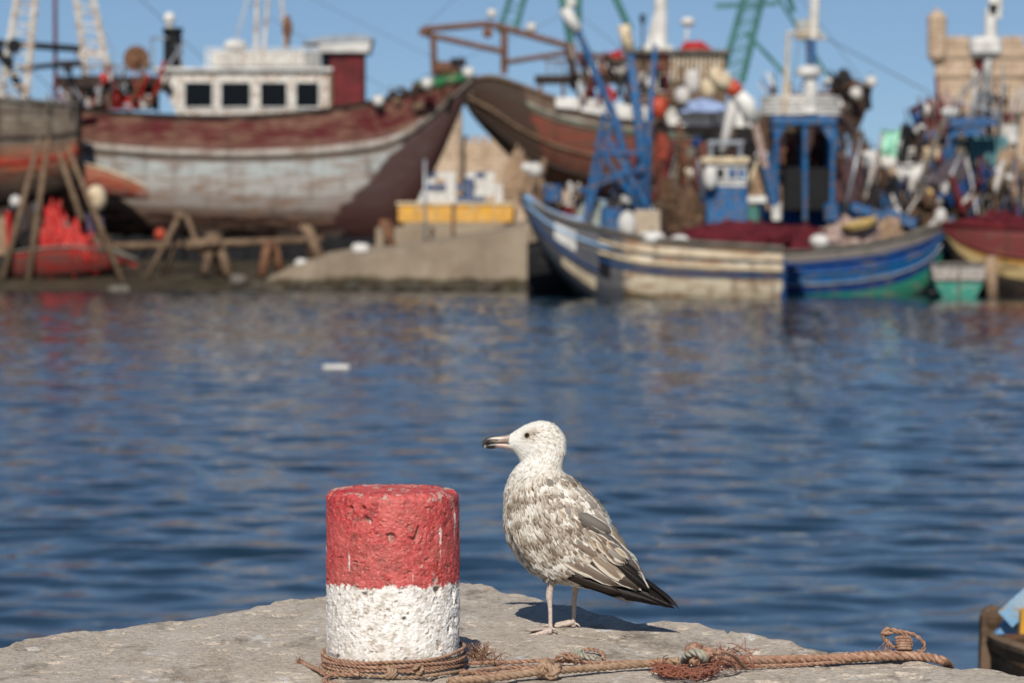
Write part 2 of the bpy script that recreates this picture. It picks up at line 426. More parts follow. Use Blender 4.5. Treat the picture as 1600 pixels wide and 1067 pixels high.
def twisted(mb, path, R, pitch=None, nstr=3, seg=7, dens=10, jit=0.0):
    pitch = pitch or R*7
    L = sum((path[i+1]-path[i]).length for i in range(len(path)-1)); n = max(12, int(L/pitch*dens)); P = crv(path, n)
    up = Vector((0, 0, 1)); fr = []; 
    for i, p in enumerate(P):
        t = (P[min(i+1, n-1)]-P[max(i-1, 0)]).normalized(); u = up-t*up.dot(t)
        if u.length < 1e-5: u = t.orthogonal()
        u.normalize(); up = u; fr.append((p, u, t.cross(u)))
    s = 0; S = [0]
    for i in range(1, n): s += (P[i]-P[i-1]).length; S.append(s)
    for k in range(nstr):
        q = []
        for i, (p, u, w_) in enumerate(fr):
            a = 2*PI*(S[i]/pitch+k/nstr); q.append(p+(u*math.cos(a)+w_*math.sin(a))*R*.50)
        mb.tube(q, R*.56, seg)
    return mb
def qp(lst): return [Q(a, b, h) for a, b, h in lst]
def fray(mb, c, n, L, d=(0, 0, 1), spread=.7, r=.0006, droop=.5, cs=.006):
    for i in range(n):
        p = Vector(c)+Vector((random.gauss(0, cs), random.gauss(0, cs), abs(random.gauss(0, cs*.6))))
        v = (Vector(d)+Vector([random.gauss(0, spread) for _ in range(3)])).normalized(); q = [p]
        for k in range(5):
            v = (v+Vector([random.gauss(0, .28) for _ in range(3)])+Vector((0, 0, -droop*.25))).normalized()
            p = p+v*L*random.uniform(.5, 1)/5
            if p.z < QZ+.001: p.z = QZ+.001
            q.append(p)
        mb.tube(q, r*random.uniform(.6, 1.2), 3, cap=False)
def knot(mb, c, R, r, turns=3, axis=None, seed=0, twist=True):
    rr = random.Random(seed); c = Vector(c)
    for t in range(turns):
        n = 16; A = Vector([rr.uniform(-1, 1) for _ in range(3)]).normalized(); A = (A+Vector(axis or (1, 0, 0))*1.2).normalized()
        u = A.orthogonal().normalized(); w_ = A.cross(u); off = A*R*(t/(max(turns-1, 1))-.5)*1.1
        P = [c+off+(u*math.cos(2*PI*k/n)+w_*math.sin(2*PI*k/n))*R*rr.uniform(.85, 1.1) for k in range(n+2)]
        P = [Vector((p.x, p.y, max(p.z, QZ+r))) for p in P]
        if twist: twisted(mb, P, r, seg=6, dens=8)
        else: mb.tube(crv(P, 40), r, 8)
def ropes():
    # thick hawser lying along the quay
    root = thing('mooring_rope', 'thick twisted tan mooring rope lying along the quay edge to the right of the bollard', 'rope', tuple(Q(1100, 1040)))
    a = MB(); twisted(a, qp([(700, 1064, .010), (740, 1061, .010), (790, 1056, .012), (840, 1049, .016), (880, 1046, .016), (940, 1042, .012), (1010, 1036, .012), (1060, 1032, .016)]), .0078, .045); a.build('rope_left_length', R_TAN, root, smooth=True)
    a = MB(); twisted(a, qp([(1085, 1028, .016), (1130, 1031, .012), (1200, 1030, .0115), (1290, 1028, .0115), (1380, 1025, .012), (1430, 1024, .012), (1460, 1028, .010), (1475, 1033, .004), (1484, 1041, -.02)]), .0092, .046); a.build('rope_right_length', R_OR, root, smooth=True)
    a = MB(); knot(a, Q(858, 1048, .016), .017, .0085, 3, (1, .2, 0), 4); a.build('knot', R_TAN, root, smooth=True)
    a = MB(); knot(a, Q(1085, 1029, .020), .021, .0105, 3, (1, .3, .2), 9); knot(a, Q(1102, 1026, .026), .017, .008, 2, (.4, .8, .2), 12); a.build('knot', R_OR, root, smooth=True)
    a = MB(); twisted(a, qp([(1070, 1040, .006), (1072, 1026, .035), (1088, 1018, .050), (1100, 1028, .038), (1098, 1042, .010)]), .0085, .05); a.build('grey_loop', R_GREY, root, smooth=True)
    # thin line doubled along it
    t = thing('thin_line', 'thin orange line running from the bollard past the bird and through the knots', 'rope', tuple(Q(900, 1050)))
    a = MB()
    twisted(a, qp([(722, 1036, .010), (760, 1035, .008), (800, 1034, .006), (850, 1031, .012), (880, 1032, .010), (940, 1035, .006), (1000, 1033, .005)]), .0045, .028, 2, 6)
    twisted(a, qp([(716, 1046, .006), (770, 1052, .006), (830, 1043, .014), (850, 1041, .022)]), .0042, .028, 2, 6)
    twisted(a, qp([(718, 1052, .006), (760, 1046, .005), (800, 1042, .005), (845, 1040, .012)]), .0042, .028, 2, 6)
    a.build('line', R_OR, t, smooth=True)
    a = MB(); twisted(a, qp([(868, 1036, .006), (872, 1026, .020), (888, 1021, .026), (904, 1027, .020), (910, 1036, .005)]), .0042, .028, 2, 6)
    twisted(a, qp([(878, 1034, .008), (884, 1026, .02), (896, 1030, .016), (900, 1036, .006)]), .0042, .028, 2, 6)
    twisted(a, qp([(902, 1018, .005), (915, 1014, .009), (932, 1015, .010), (942, 1021, .007), (943, 1028, .004)]), .0045, .028, 2, 6)
    a.build('loop', R_OR, t, smooth=True)
    a = MB(); twisted(a, qp([(898, 1020, .006), (912, 1024, .008), (930, 1028, .006)]), .006, .03, 2, 6); knot(a, Q(905, 1019, .008), .007, .004, 2, (1, 0, 0), 3); a.build('loop', R_GREY, t, smooth=True)
    # lower thin line on the right and the standing loop
    t = thing('looped_cord', 'orange cord with a knotted loop standing up near the right end of the thick rope', 'rope', tuple(Q(1400, 1030)))
    a = MB(); twisted(a, qp([(1150, 1040, .004), (1200, 1040, .004), (1280, 1036, .004), (1360, 1030, .004), (1400, 1027, .005)]), .0042, .026, 2, 6)
    twisted(a, qp([(1320, 1022, .004), (1350, 1019, .012), (1388, 1018, .020), (1410, 1020, .018)]), .0042, .026, 2, 6); a.build('cord', R_OR, t, smooth=True)
    a = MB(); g = lambda lst: [W(x, y, 6.35) for x, y in lst]
    twisted(a, g([(1398, 1012), (1384, 1000), (1379, 990), (1387, 983), (1402, 985), (1428, 991), (1443, 1004), (1443, 1014), (1434, 1018)]), .0042, .026, 2, 6)
    twisted(a, g([(1384, 988), (1400, 987), (1416, 992), (1424, 1002), (1420, 1014)]), .0042, .026, 2, 6)
    a.build('standing_loop', R_OR, t, smooth=True)
    a = MB()
    for k in range(5):
        P = [W(1411+11*math.cos(q)+k*.4, 997+k*4.2+2*math.sin(q), 6.35+.012*math.sin(q)) for q in np.linspace(0, 2*PI, 12)]
        a.tube(P, .0036, 6)
    knot(a, W(1385, 987, 6.35), .006, .0035, 2, (0, 0, 1), 5, False)
    fray(a, W(1386, 1000, 6.35), 20, .04, (0, 0, -1), .3, .0008, 1, .004)
    a.build('whipping', R_OR, t, smooth=True)
    # frayed netting under and round the big knot
    t = thing('frayed_netting', 'rust brown clump of frayed net fibre tangled under the large knot', 'net', tuple(Q(1075, 1050)))
    a = MB()
    for k in range(230):
        u = random.random(); ang = PI*(1.05+u*.9)
        cx = 1072+42*math.cos(ang)*random.uniform(.8, 1.05); cy = 1041-11*math.sin(ang)*random.uniform(.6, 1.2); h = random.uniform(.001, .022)
        c = Q(cx, cy, h); d = Vector((-math.sin(ang), .3*math.cos(ang), random.gauss(0, .3))).normalized()*random.uniform(.012, .03)
        P = [c-d, c-d*.4+Vector([random.gauss(0, .005) for _ in range(3)]), c+d*.4+Vector([random.gauss(0, .005) for _ in range(3)]), c+d]
        P = [Vector((p.x, p.y, max(p.z, QZ+.001))) for p in P]; a.tube(crv(P, 7), .0010, 4, cap=False)
    for k in range(120):
        c = Q(random.gauss(1128, 22), random.gauss(1030, 7), random.uniform(.0, .036)*random.random()); d = Vector((random.gauss(0, 1), random.gauss(0, .5), random.gauss(.2, .5))).normalized()*random.uniform(.01, .028)
        P = [c-d, c+Vector([random.gauss(0, .006) for _ in range(3)]), c+d]; P = [Vector((p.x, p.y, max(p.z, QZ+.001))) for p in P]; a.tube(crv(P, 6), .0009, 4, cap=False)
    o = a.build('fibre_tangle', R_RUST, t, smooth=True, fix=False); o['kind'] = 'stuff'
    a = MB()
    twisted(a, qp([(1104, 1040, .01), (1112, 1024, .045), (1128, 1018, .054), (1146, 1024, .042), (1158, 1036, .018), (1166, 1043, .004)]), .0040, .026, 2, 6)
    twisted(a, qp([(1108, 1034, .02), (1124, 1028, .034), (1142, 1032, .026), (1150, 1046, .004)]), .0036, .026, 2, 6)
    a.build('loose_line', R_OR, t, smooth=True)
    # turns round the bollard foot
    t = thing('rope_wraps', 'several turns of thin orange rope wound round the foot of the bollard', 'rope', tuple(BC))
    hs = [(.034, .003, .0), (.027, .002, 1.1), (.0205, .003, 2.2), (.041, .009, .6), (.0135, .003, 3.0), (.0065, .002, 4.2), (.024, .007, 5.0)]
    for i, (h, tl, ph) in enumerate(hs):
        a = MB(); n = 44
        P = [BC+Vector((math.cos(q)*(BR+.006+.0035*(i % 2)+.002*math.sin(3*q+ph)), math.sin(q)*(BR+.006+.0035*(i % 2)), h+tl*math.sin(q+ph)+.0015*math.sin(5*q+i))) for q in np.linspace(0, 2*PI, n)]
        twisted(a, P, .0036, .022, 2, 6, 8); a.build('turn', R_OR if i % 5 else R_TAN, t, smooth=True)
    a = MB(); twisted(a, [BC+Vector((-.06, -BR-.008, .012)), Q(512, 1053, .008), Q(498, 1046, .010), Q(484, 1040, .006), Q(472, 1034, .003)], .0045, .028, 2, 6)
    fray(a, Q(472, 1034, .003), 16, .02, (-1, .3, .2), .35, .0008, .3, .003)
    twisted(a, [BC+Vector((-.10, -BR*.75, .010)), Q(506, 1062, .006), Q(530, 1068, .006)], .0042, .028, 2, 6)
    a.build('free_end', R_OR, t, smooth=True)
    a = MB(); knot(a, BC+Vector((.0, -BR-.008, .016)), .010, .0045, 3, (1, 0, 0), 6); a.build('knot', R_TAN, t, smooth=True); a = MB(); knot(a, BC+Vector((.052, -BR*.95-.004, .020)), .008, .004, 2, (1, 0, 0), 16); a.build('knot', R_TAN, t, smooth=True)
    t = thing('rope_fray', 'small frayed tuft of pinkish rope fibre just right of the bollard in its shadow', 'rope', tuple(Q(748, 1030)))
    a = MB(); fray(a, Q(750, 1032, .005), 90, .045, (-.1, 0, 1), .45, .0009, .2, .006); fray(a, Q(765, 1036, .003), 50, .04, (.4, 0, .3), .6, .0008, .6, .01)
    o = a.build('fibres', R_OR, t, fix=False); o['kind'] = 'stuff'
ropes()

# ================================================================== GULL
YAW = math.radians(27)
HD = Vector((-math.cos(YAW), math.sin(YAW), 0)); LAT = Vector((-math.sin(YAW), -math.cos(YAW), 0))   # heading, bird's left (towards the camera)
F0 = Vector((0.101, 6.835, QZ))
def BW(px, py, lat=0.0):                    # measured point on the bird's middle plane, moved lat metres to its left
    o = F0+LAT*lat; k = (px-800)/F; s = (k*o.y-o.x)/(HD.x-k*HD.y); p = o+HD*s
    return Vector((p.x, p.y, CZ+(HZ-py)/F*p.y))
YN = BW(838, 745).y
def BH_(px, py): return Vector(((px-800)/F*YN, YN, CZ+(HZ-py)/F*YN))
# top point, bottom point of each section (photo measurements), half width in metres
RING = [((797, 678), (793, 700), .0085), ((809, 671), (801, 703), .0165), ((824, 663), (808, 711), .0245), ((845, 658), (812, 719), .0300), ((866, 663), (813, 722), .0330), ((881, 681), (811, 725), .0345),
        ((884, 702), (806, 731), .0355), ((879, 721), (799, 742), .0390), ((878, 737), (793, 760), .0470), ((890, 747), (792, 785), .0570), ((906, 763), (793, 815), .0660),
        ((924, 783), (800, 842), .0710), ((938, 803), (815, 868), .0710), ((949, 826), (834, 890), .0660), ((961, 850), (860, 904), .0570), ((984, 868), (893, 912), .0460), ((996, 890), (932, 919), .0320), ((1006, 908), (968, 929), .0200), ((1012, 918), (990, 934), .010)]
TM = len(RING)-1
_ctl = []
for i, (a, b, hw) in enumerate(RING):
    k = min(max((i-5)/4, 0), 1); k = k*k*(3-2*k)
    A = BH_(*a).lerp(BW(*a), k); B = BH_(*b).lerp(BW(*b), k)
    L = Vector((0, -1, 0)).lerp(LAT, k).normalized()
    _ctl.append(tuple((A+B)/2)+tuple((A-B)/2)+tuple(L)+(hw,))
_ctl = np.array(_ctl)
def ring_at(t):
    m = len(_ctl); k = min(int(t), m-2); u = t-k; p0, p1, p2, p3 = _ctl[max(k-1, 0)], _ctl[k], _ctl[k+1], _ctl[min(k+2, m-1)]
    r = 0.5*((2*p1)+(-p0+p2)*u+(2*p0-5*p1+4*p2-p3)*u*u+(-p0+3*p1-3*p2+p3)*u**3)
    return Vector(r[0:3]), Vector(r[3:6]), Vector(r[6:9]), r[9]
def S(t, th, off=0.0):
    c, U, L, hw = ring_at(t); ct, st = math.cos(th), math.sin(th)
    flat = 1.0
    if t > 9: flat = 1+.06*min((t-9)/2, 1)*abs(math.sin(2*th))       # squarer flanks where the wings lie
    p = c+U*ct*flat+L*hw*st*flat
    if off: p = p+(p-c).normalized()*off
    return p
def S_frame(t, th):
    e = .02; p = S(t, th); dt = S(min(t+e, TM), th)-S(max(t-e, 0), th); dh = S(t, th+e)-S(t, th-e)
    dt.normalize(); n = dh.cross(dt)
    c = ring_at(t)[0]
    if n.dot(p-c) < 0: n = -n
    n.normalize(); return p, dt, n
def brown(t, th):                            # how brown the small feathers are there
    a = abs(math.degrees(th))
    if t < 6.2:
        b = .07
        if 3.5 < t and a < 70: b += .10
        d = math.hypot((t-2.5)*1.0, (a-70)/28); b += .75*max(0, 1-d/1.3)
        d = math.hypot((t-4.6)*1.2, (a-98)/20); b += .25*max(0, 1-d)
        return b
    if t < 9:
        k = (t-6.2)/2.8; b = .09+.36*k*(1-.70*min(max((a-95)/60, 0), 1)); return b
    if a > 150: return .20+.1*(t > 13)*-1.5
    b = .55 if a < 110 else .40
    if t < 10.3 and a > 95: b = .17+.14*(t-9)
    if t > 14: b = .12 if a > 125 else .5
    return b

def plume_ramp(n, l, f):
    return ramp(n, l, f, [(0.0, (.70, .68, .635)), (.25, (.56, .52, .455)), (.5, (.38, .325, .26)), (.75, (.22, .175, .13)), (1.0, (.10, .070, .048))])
def gull():
    root = thing('seagull', 'young brown and white mottled seagull standing on the quay beside the bollard and looking left', 'seagull', tuple(F0))
    # ---- body skin with legs
    NT, NH = 150, 72; body = MB(); vs = []; at = []
    for i in range(NT):
        t = TM*i/(NT-1)
        for k in range(NH):
            th = 2*PI*k/NH; p = S(t, th); vs.append(p); a = th if th < PI else th-2*PI; at.append((brown(t, a), 0, 0))
    fs = [(i*NH+k, i*NH+(k+1) % NH, (i+1)*NH+(k+1) % NH, (i+1)*NH+k) for i in range(NT-1) for k in range(NH)]
    fs += [tuple(range(NH)), tuple(reversed(range((NT-1)*NH, NT*NH)))]
    body.add(vs, fs, at)
    def leg(pts, foot, hdg):
        st = len(body.v)
        P = [BW(a, b, lt) for a, b, lt, r in pts]; R = [r for a, b, lt, r in pts]
        q = cr([tuple(p)+(r,) for p, r in zip(P, R)], 26); body.tube([Vector(x[:3]) for x in q], [x[3] for x in q], 12)
        J = foot; h = Vector((hdg.x, hdg.y, 0)).normalized(); sdv = Vector((-h.y, h.x, 0)); tips = []
        for ang, Ln in ((-27, .050), (0, .060), (25, .052)):
            d = h*math.cos(math.radians(ang))+sdv*math.sin(math.radians(ang)); tip = J+d*Ln; tips.append((tip, d))
            n = 15; path = []; rad = []
            for k in range(n):
                u = k/(n-1); z = .0085*(1-u)**1.5+.0032+.0014*abs(math.sin(u*PI*3)); path.append(Vector((J.x+d.x*Ln*u, J.y+d.y*Ln*u, QZ+z+quay_h(np.array([J.x]), np.array([J.y]))[0]))); rad.append(.0046*(1-u)+.0022+.0007*abs(math.cos(u*PI*3)))
            body.tube(path, rad, 8); body.tube([path[-1], path[-1]+d*.004+Vector((0, 0, .001)), path[-1]+d*.009+Vector((0, 0, -.002))], [.0020, .0014, .0003], 6)
        for (a, da), (b, db) in ((tips[0], tips[1]), (tips[1], tips[2])):       # web
            g = []; m = 7
            for i in range(m):
                u = i/(m-1)
                for j in range(m):
                    w_ = j/(m-1); e = 1-.22*math.sin(w_*PI); p = J.lerp(a, u*e)*(1-w_)+J.lerp(b, u*e)*w_
                    g.append(Vector((p.x, p.y, QZ+.0045+.004*(1-u)+.0012*math.sin(w_*PI*3))))
            F_ = [(i*m+j, i*m+j+1, (i+1)*m+j+1, (i+1)*m+j) for i in range(m-1) for j in range(m-1)]
            up = [p+Vector((0, 0, .0012)) for p in g]; body.add(g+up, [tuple(reversed(f)) for f in F_]+[tuple(i+m*m for i in f) for f in F_])
        body.tube([J+Vector((0, 0, .010)), J-h*.010+Vector((0, 0, .007)), J-h*.015+Vector((0, 0, .001))], [.003, .0022, .001], 6)
        for i in range(st, len(body.v)): body.a[i] = (.3, 1, 0)
    jn = Vector(Q(861, 988)); jf = Vector(Q(896, 980))
    leg([(870, 885, .035, .020), (864, 903, .035, .0125), (860, 917, .035, .0078), (858, 932, .036, .0074), (859, 942, .036, .0052), (860, 960, .037, .0044), (860, 976, .038, .0046), (861, 985, .038, .0058)], jn, Vector((-1, .05, 0)))
    leg([(894, 890, -.050, .020), (898, 905, -.055, .0125), (899, 922, -.055, .0075), (897, 938, -.055, .0058), (897, 955, -.055, .0046), (896, 970, -.055, .0045), (896, 978, -.055, .0056)], jf, Vector((-1, .10, 0)))
    m, n, l, bs = newmat('gull_skin_and_down')
    A = N(n, 'ShaderNodeAttribute'); A.attribute_name = 'pl'; sx = N(n, 'ShaderNodeSeparateXYZ'); l.new(A.outputs['Vector'], sx.inputs[0])
    v = coords(n, l); nz = noise_n(n, l, v, 260, 4, .7)
    f = math_n(n, l, 'ADD', sx.outputs[0], math_n(n, l, 'MULTIPLY', math_n(n, l, 'SUBTRACT', nz, .5), .5)); c = plume_ramp(n, l, f)
    lc = ramp(n, l, noise_n(n, l, v, 220, 3), [(.35, (.36, .28, .235)), (.6, (.52, .43, .37))])
    l.new(mix(n, l, sx.outputs[1], c, lc), bs.inputs['Base Color']); bs.inputs['Roughness'].default_value = .8
    bump(n, l, bs, noise_n(n, l, v, 400, 3), .5, .001)
    body.build('body', m, root, smooth=True, attr='pl')

    # ---- feather materials
    def fmat(name, mode):
        m, n, l, bs = newmat(name)
        A = N(n, 'ShaderNodeAttribute'); A.attribute_name = 'pl'; sx = N(n, 'ShaderNodeSeparateXYZ'); l.new(A.outputs['Vector'], sx.inputs[0])
        u = math_n(n, l, 'ABSOLUTE', sx.outputs[0]); vv = sx.outputs[1]
        oi = N(n, 'ShaderNodeObjectInfo'); 
        if mode == 'plume': nz = noise_n(n, l, coords(n, l), 120, 3)
        else:
            va = N(n, 'ShaderNodeVectorMath'); va.operation = 'MULTIPLY_ADD'; l.new(coords(n, l, (1, .6, 1)), va.inputs[0]); va.inputs[1].default_value = (1, 1, 1)
            rv = N(n, 'ShaderNodeCombineXYZ'); rr_ = math_n(n, l, 'MULTIPLY', oi.outputs['Random'], 50.0); l.new(rr_, rv.inputs[0]); l.new(rr_, rv.inputs[1]); l.new(rv.outputs[0], va.inputs[2])
            nz = noise_n(n, l, va.outputs[0], 3.2, 3)
        if mode == 'plume':
            streak = math_n(n, l, 'MULTIPLY', math_n(n, l, 'SUBTRACT', 1.0, u), math_n(n, l, 'POWER', vv, 1.2))
            f = math_n(n, l, 'ADD', math_n(n, l, 'MULTIPLY', sx.outputs[2], math_n(n, l, 'ADD', .68, math_n(n, l, 'MULTIPLY', streak, .75))), math_n(n, l, 'MULTIPLY', math_n(n, l, 'SUBTRACT', nz, .5), .25))
            col = plume_ramp(n, l, f)
        else:
            edge = math_n(n, l, 'MAXIMUM', math_n(n, l, 'POWER', u, 2.2), math_n(n, l, 'POWER', vv, {'scap': 7, 'covert': 4.5, 'tertial': 8, 'flight': 40}[mode]))
            edge = math_n(n, l, 'ADD', edge, math_n(n, l, 'MULTIPLY', math_n(n, l, 'SUBTRACT', nz, .5), .9))
            lo, hi = {'scap': (.55, .78), 'covert': (.22, .44), 'tertial': (.66, .80), 'flight': (1.2, 1.4)}[mode]
            em = ramp(n, l, edge, [(lo, 0.0), (hi, 1.0)])
            pale = {'scap': (.52, .46, .385), 'covert': (.60, .52, .42), 'tertial': (.68, .62, .53), 'flight': (.32, .27, .21)}[mode]
            cen = oi.outputs['Color']
            if mode != 'flight': cen = mix(n, l, math_n(n, l, 'MULTIPLY', math_n(n, l, 'SUBTRACT', vv, .35, clamp=True), .9), cen, mix(n, l, .55, cen, (.035, .025, .018)))
            col = mix(n, l, em, cen, pale)
            shaft = ramp(n, l, u, [(.03, 1.0), (.09, 0.0)]); col = mix(n, l, math_n(n, l, 'MULTIPLY', shaft, .5 if mode != 'flight' else .15), col, (.10, .075, .055))
            barb = N(n, 'ShaderNodeTexWave'); barb.inputs['Scale'].default_value = 9; barb.inputs['Distortion'].default_value = 1
            cmb = N(n, 'ShaderNodeCombineXYZ'); l.new(math_n(n, l, 'SUBTRACT', vv, math_n(n, l, 'MULTIPLY', u, .35)), cmb.inputs[0]); l.new(cmb.outputs[0], barb.inputs['Vector'])
            col = mix(n, l, math_n(n, l, 'MULTIPLY', barb.outputs['Fac'], .16 if mode != 'flight' else .04), col, (.05, .04, .03))
        l.new(col, bs.inputs['Base Color']); bs.inputs['Roughness'].default_value = .62 if mode != 'flight' else .5
        bs.inputs['Specular IOR Level'].default_value = .3 if mode != 'flight' else .15
        return m
    MM = {k: fmat(k+'_feather', k) for k in ('scap', 'covert', 'tertial', 'flight', 'plume')}
    # ---- feather blades (unit length, width 1)
    def blade(kind, seed):
        r = random.Random(seed); me = bpy.data.meshes.new(kind+'_blade'); nu, nv = 5, 9; V = []; A = []
        for j in range(nv):
            v = j/(nv-1)
            if kind == 'flight': wd = .5*min(1, (v+.05)*6)*(1-max(0, (v-.72)/.28)**2.2)*(1-.15*v)
            elif kind == 'tertial': wd = .5*min(1, (v+.08)*3.5)*(1-max(0, (v-.66)/.34)**2.4)
            else: wd = .5*min(1, (v+.15)*2.2)*(1-max(0, (v-.50)/.5)**2.3)
            wd = max(wd, .012)
            for i in range(nu):
                u = -1+2*i/(nu-1); jag = (r.random()-.5)*.05*v if kind not in ('flight',) else 0
                V.append((u*wd, v+jag*.6-.04*u*u*v, .10*(1-u*u)*wd*1.2+.05*v*(1-v)*2-(.06 if kind != 'flight' else .0)*v*v)); A += [u, v, 0]
        Fc = [(j*nu+i, j*nu+i+1, (j+1)*nu+i+1, (j+1)*nu+i) for j in range(nv-1) for i in range(nu-1)]
        me.from_pydata(V, [], Fc); a = me.attributes.new('pl', 'FLOAT_VECTOR', 'POINT'); a.data.foreach_set('vector', A)
        me.polygons.foreach_set('use_smooth', [True]*len(Fc)); me.materials.append(MM[kind]); return me
    BL = {k: [blade(k, s) for s in range(4)] for k in ('scap', 'covert', 'tertial', 'flight')}
    org = F0
    def put(parent, kind, root_p, d, nrm, L, Wd, col, name='feather'):
        d = d.normalized(); x = d.cross(nrm).normalized(); z = x.cross(d).normalized()
        o = bpy.data.objects.new(name, random.choice(BL[kind])); COL.objects.link(o); o.parent = parent
        Mx = Matrix(((x.x*Wd, d.x*L, z.x*L, root_p.x-org.x), (x.y*Wd, d.y*L, z.y*L, root_p.y-org.y), (x.z*Wd, d.z*L, z.z*L, root_p.z-org.z), (0, 0, 0, 1)))
        o.matrix_local = Mx; o.color = (col[0], col[1], col[2], 1); return o
    def vary(c, a=.18):
        k = 1+random.uniform(-a, a); return tuple(min(1, x*k) for x in c)
    GREY = (.27, .235, .195); BRN = (.17, .12, .08); DK = (.055, .040, .030); TAN = (.30, .225, .155)
    for side in (1, -1):
        # the folded wing: a thin shell over the flank that the feathers lie on
        wm = MB(); nT, nH = 26, 18; vs = []
        for i in range(nT):
            t = 9.0+6.9*i/(nT-1); k = (t-9)/6.9
            t0, t1 = math.radians((30 if side > 0 else 68)+8*k), math.radians(112+10*math.sin(k*PI)+ -14*k)
            for j in range(nH):
                h = j/(nH-1); th = t0+(t1-t0)*h; ed = min(h, 1-h)*2; off = .0085*min(1, ed*4)*min(1, k*5)*min(1, (1-k)*6+.2)
                vs.append(S(t, side*th, off+.0006))
        wm.add(vs, [(i*nH+j, i*nH+j+1, (i+1)*nH+j+1, (i+1)*nH+j) for i in range(nT-1) for j in range(nH-1)], [(.6, 0, 0)]*len(vs))
        wing = wm.build('wing', m, root, smooth=True, attr='pl')
        cnt = 0
        # coverts in rows from the shoulder back, small to large
        t = 14.6
        while t > 9.1:
            k = (t-9.1)/5.5; Lf = .018+.022*k; Wf = .0085+.0055*k
            a0, a1 = (52 if side > 0 else 70), 118-8*k
            c, U, L_, hw = ring_at(t); arc = math.radians(a1-a0)*(U.length+hw)/2; m_ = max(5, int(arc/(Wf*.78)))
            for q in range(m_):
                a = a0+(a1-a0)*(q+.5+random.uniform(-.22, .22))/m_; tt = t+random.uniform(-.12, .12)
                p, d, nn = S_frame(tt, side*math.radians(a)); p = p+nn*(.0088+.0010*(1-k)); dirv = (d+nn*.09+Vector((0, 0, -.25))*(.6-k*.4)+Vector([random.gauss(0, .13) for _ in range(3)])).normalized()
                zf = fn(tt*1.1, a*.05, 5+side); colr = vary(TAN if random.random() < .35+zf*.8 else BRN, .4); Lf = (.018+.022*k)*random.uniform(.75, 1.3); 
                if random.random() < .25: colr = vary(GREY)
                put(wing, 'covert', p-dirv*Lf*.25, dirv, nn, Lf*random.uniform(.9, 1.1), Wf*random.uniform(.9, 1.15), colr); cnt += 1
            t -= .50-.16*(1-k)
        # scapulars / mantle side, larger and greyer
        t = 13.6
        while t > 8.9:
            k = (t-8.9)/4.7; Lf = .028+.020*k; Wf = .017+.006*k
            for q, a in enumerate(np.linspace(20, 58, 5) if side > 0 else np.linspace(56, 66, 2)):
                a = a+random.uniform(-4, 4)+(4 if int(t*3) % 2 else 0); p, d, nn = S_frame(t+random.uniform(-.15, .15), side*math.radians(a)); p = p+nn*.0088
                dirv = (d+nn*.06+Vector([random.gauss(0, .10) for _ in range(3)])).normalized()
                put(wing, 'scap', p-dirv*Lf*.2, dirv, nn, Lf*random.uniform(.9, 1.15), Wf*random.uniform(.9, 1.15), vary(GREY if random.random() < .72 else BRN, .25)); cnt += 1
            t -= .46
        # tertials and greater coverts, set by hand on the near wing, mirrored by lateral distance on the other
        nrm = (LAT*.80*side+Vector((0, 0, .55))).normalized()
        s = side
        def hp(kind, a, b, wpx, la, lb, col, nm='feather', nr=None):
            P, T = BW(a[0], a[1], la), BW(b[0], b[1], lb); d = T-P
            put(wing, kind, P, d, nr or nrm, d.length, wpx/738.0, col, nm)
        if side > 0:
            blk = (.010, .008, .008)
            for i in range(6):       # primaries of the near wing
                hp('flight', (893+i*6, 897+i*1.5), (985+i*11, 934+i*2.6), 20-i, .050-.004*i, .020-.003*i, vary(blk, .2), 'primary_feather', (LAT*.9+Vector((0, 0, .3))).normalized())
            for i in range(5):       # the long tips seen behind
                hp('flight', (950+i*4, 896+i*2), (1028+i*7, 939+i*2.9), 22-i, .012-.004*i, .006-.003*i, vary(blk, .2), 'primary_feather', (LAT*.9+Vector((0, 0, .4))).normalized())
            for i in range(3):       # secondaries under the coverts
                hp('flight', (876+i*8, 892+i*3), (930+i*22, 915+i*6), 17, .055, .036, vary((.025, .018, .014)), 'secondary_feather', (LAT*.9+Vector((0, 0, .3))).normalized())
            hp('flight', (905, 838), (1004, 905), 22, .056, .020, (.014, .011, .010), 'tertial_feather')
            hp('flight', (925, 850), (1018, 925), 20, .052, .012, (.012, .010, .009), 'tertial_feather')
            hp('tertial', (905, 862), (1003, 920), 24, .060, .027, vary((.05, .036, .028)), 'tertial_feather')
            hp('covert', (922, 862), (988, 913), 26, .060, .036, (.22, .165, .115), 'tertial_feather')
            hp('tertial', (880, 868), (972, 914), 24, .067, .041, vary((.13, .095, .07)), 'tertial_feather')
            hp('covert', (870, 868), (955, 908), 22, .070, .047, vary((.22, .165, .12)), 'tertial_feather')
            hp('covert', (880, 848), (968, 893), 22, .068, .043, vary((.20, .15, .11)), 'tertial_feather')
            hp('tertial', (885, 838), (952, 878), 20, .070, .050, vary((.17, .12, .085)), 'tertial_feather')
            for (a, b, w_, la, lb, c) in [((872, 812), (926, 838), 15, .070, .060, (.10, .07, .05)), ((890, 806), (950, 838), 15, .066, .050, (.055, .042, .034)), ((900, 800), (958, 832), 18, .060, .045, (.13, .115, .10)),
                                          ((905, 818), (968, 850), 17, .060, .042, (.085, .08, .078)), ((915, 815), (980, 866), 18, .054, .034, (.15, .14, .13)), ((928, 822), (994, 882), 17, .046, .024, (.17, .16, .15)), ((938, 835), (1003, 896), 16, .040, .016, (.09, .08, .072))]:
                hp('tertial', a, b, w_, la, lb, vary(c, .1), 'long_scapular_feather')
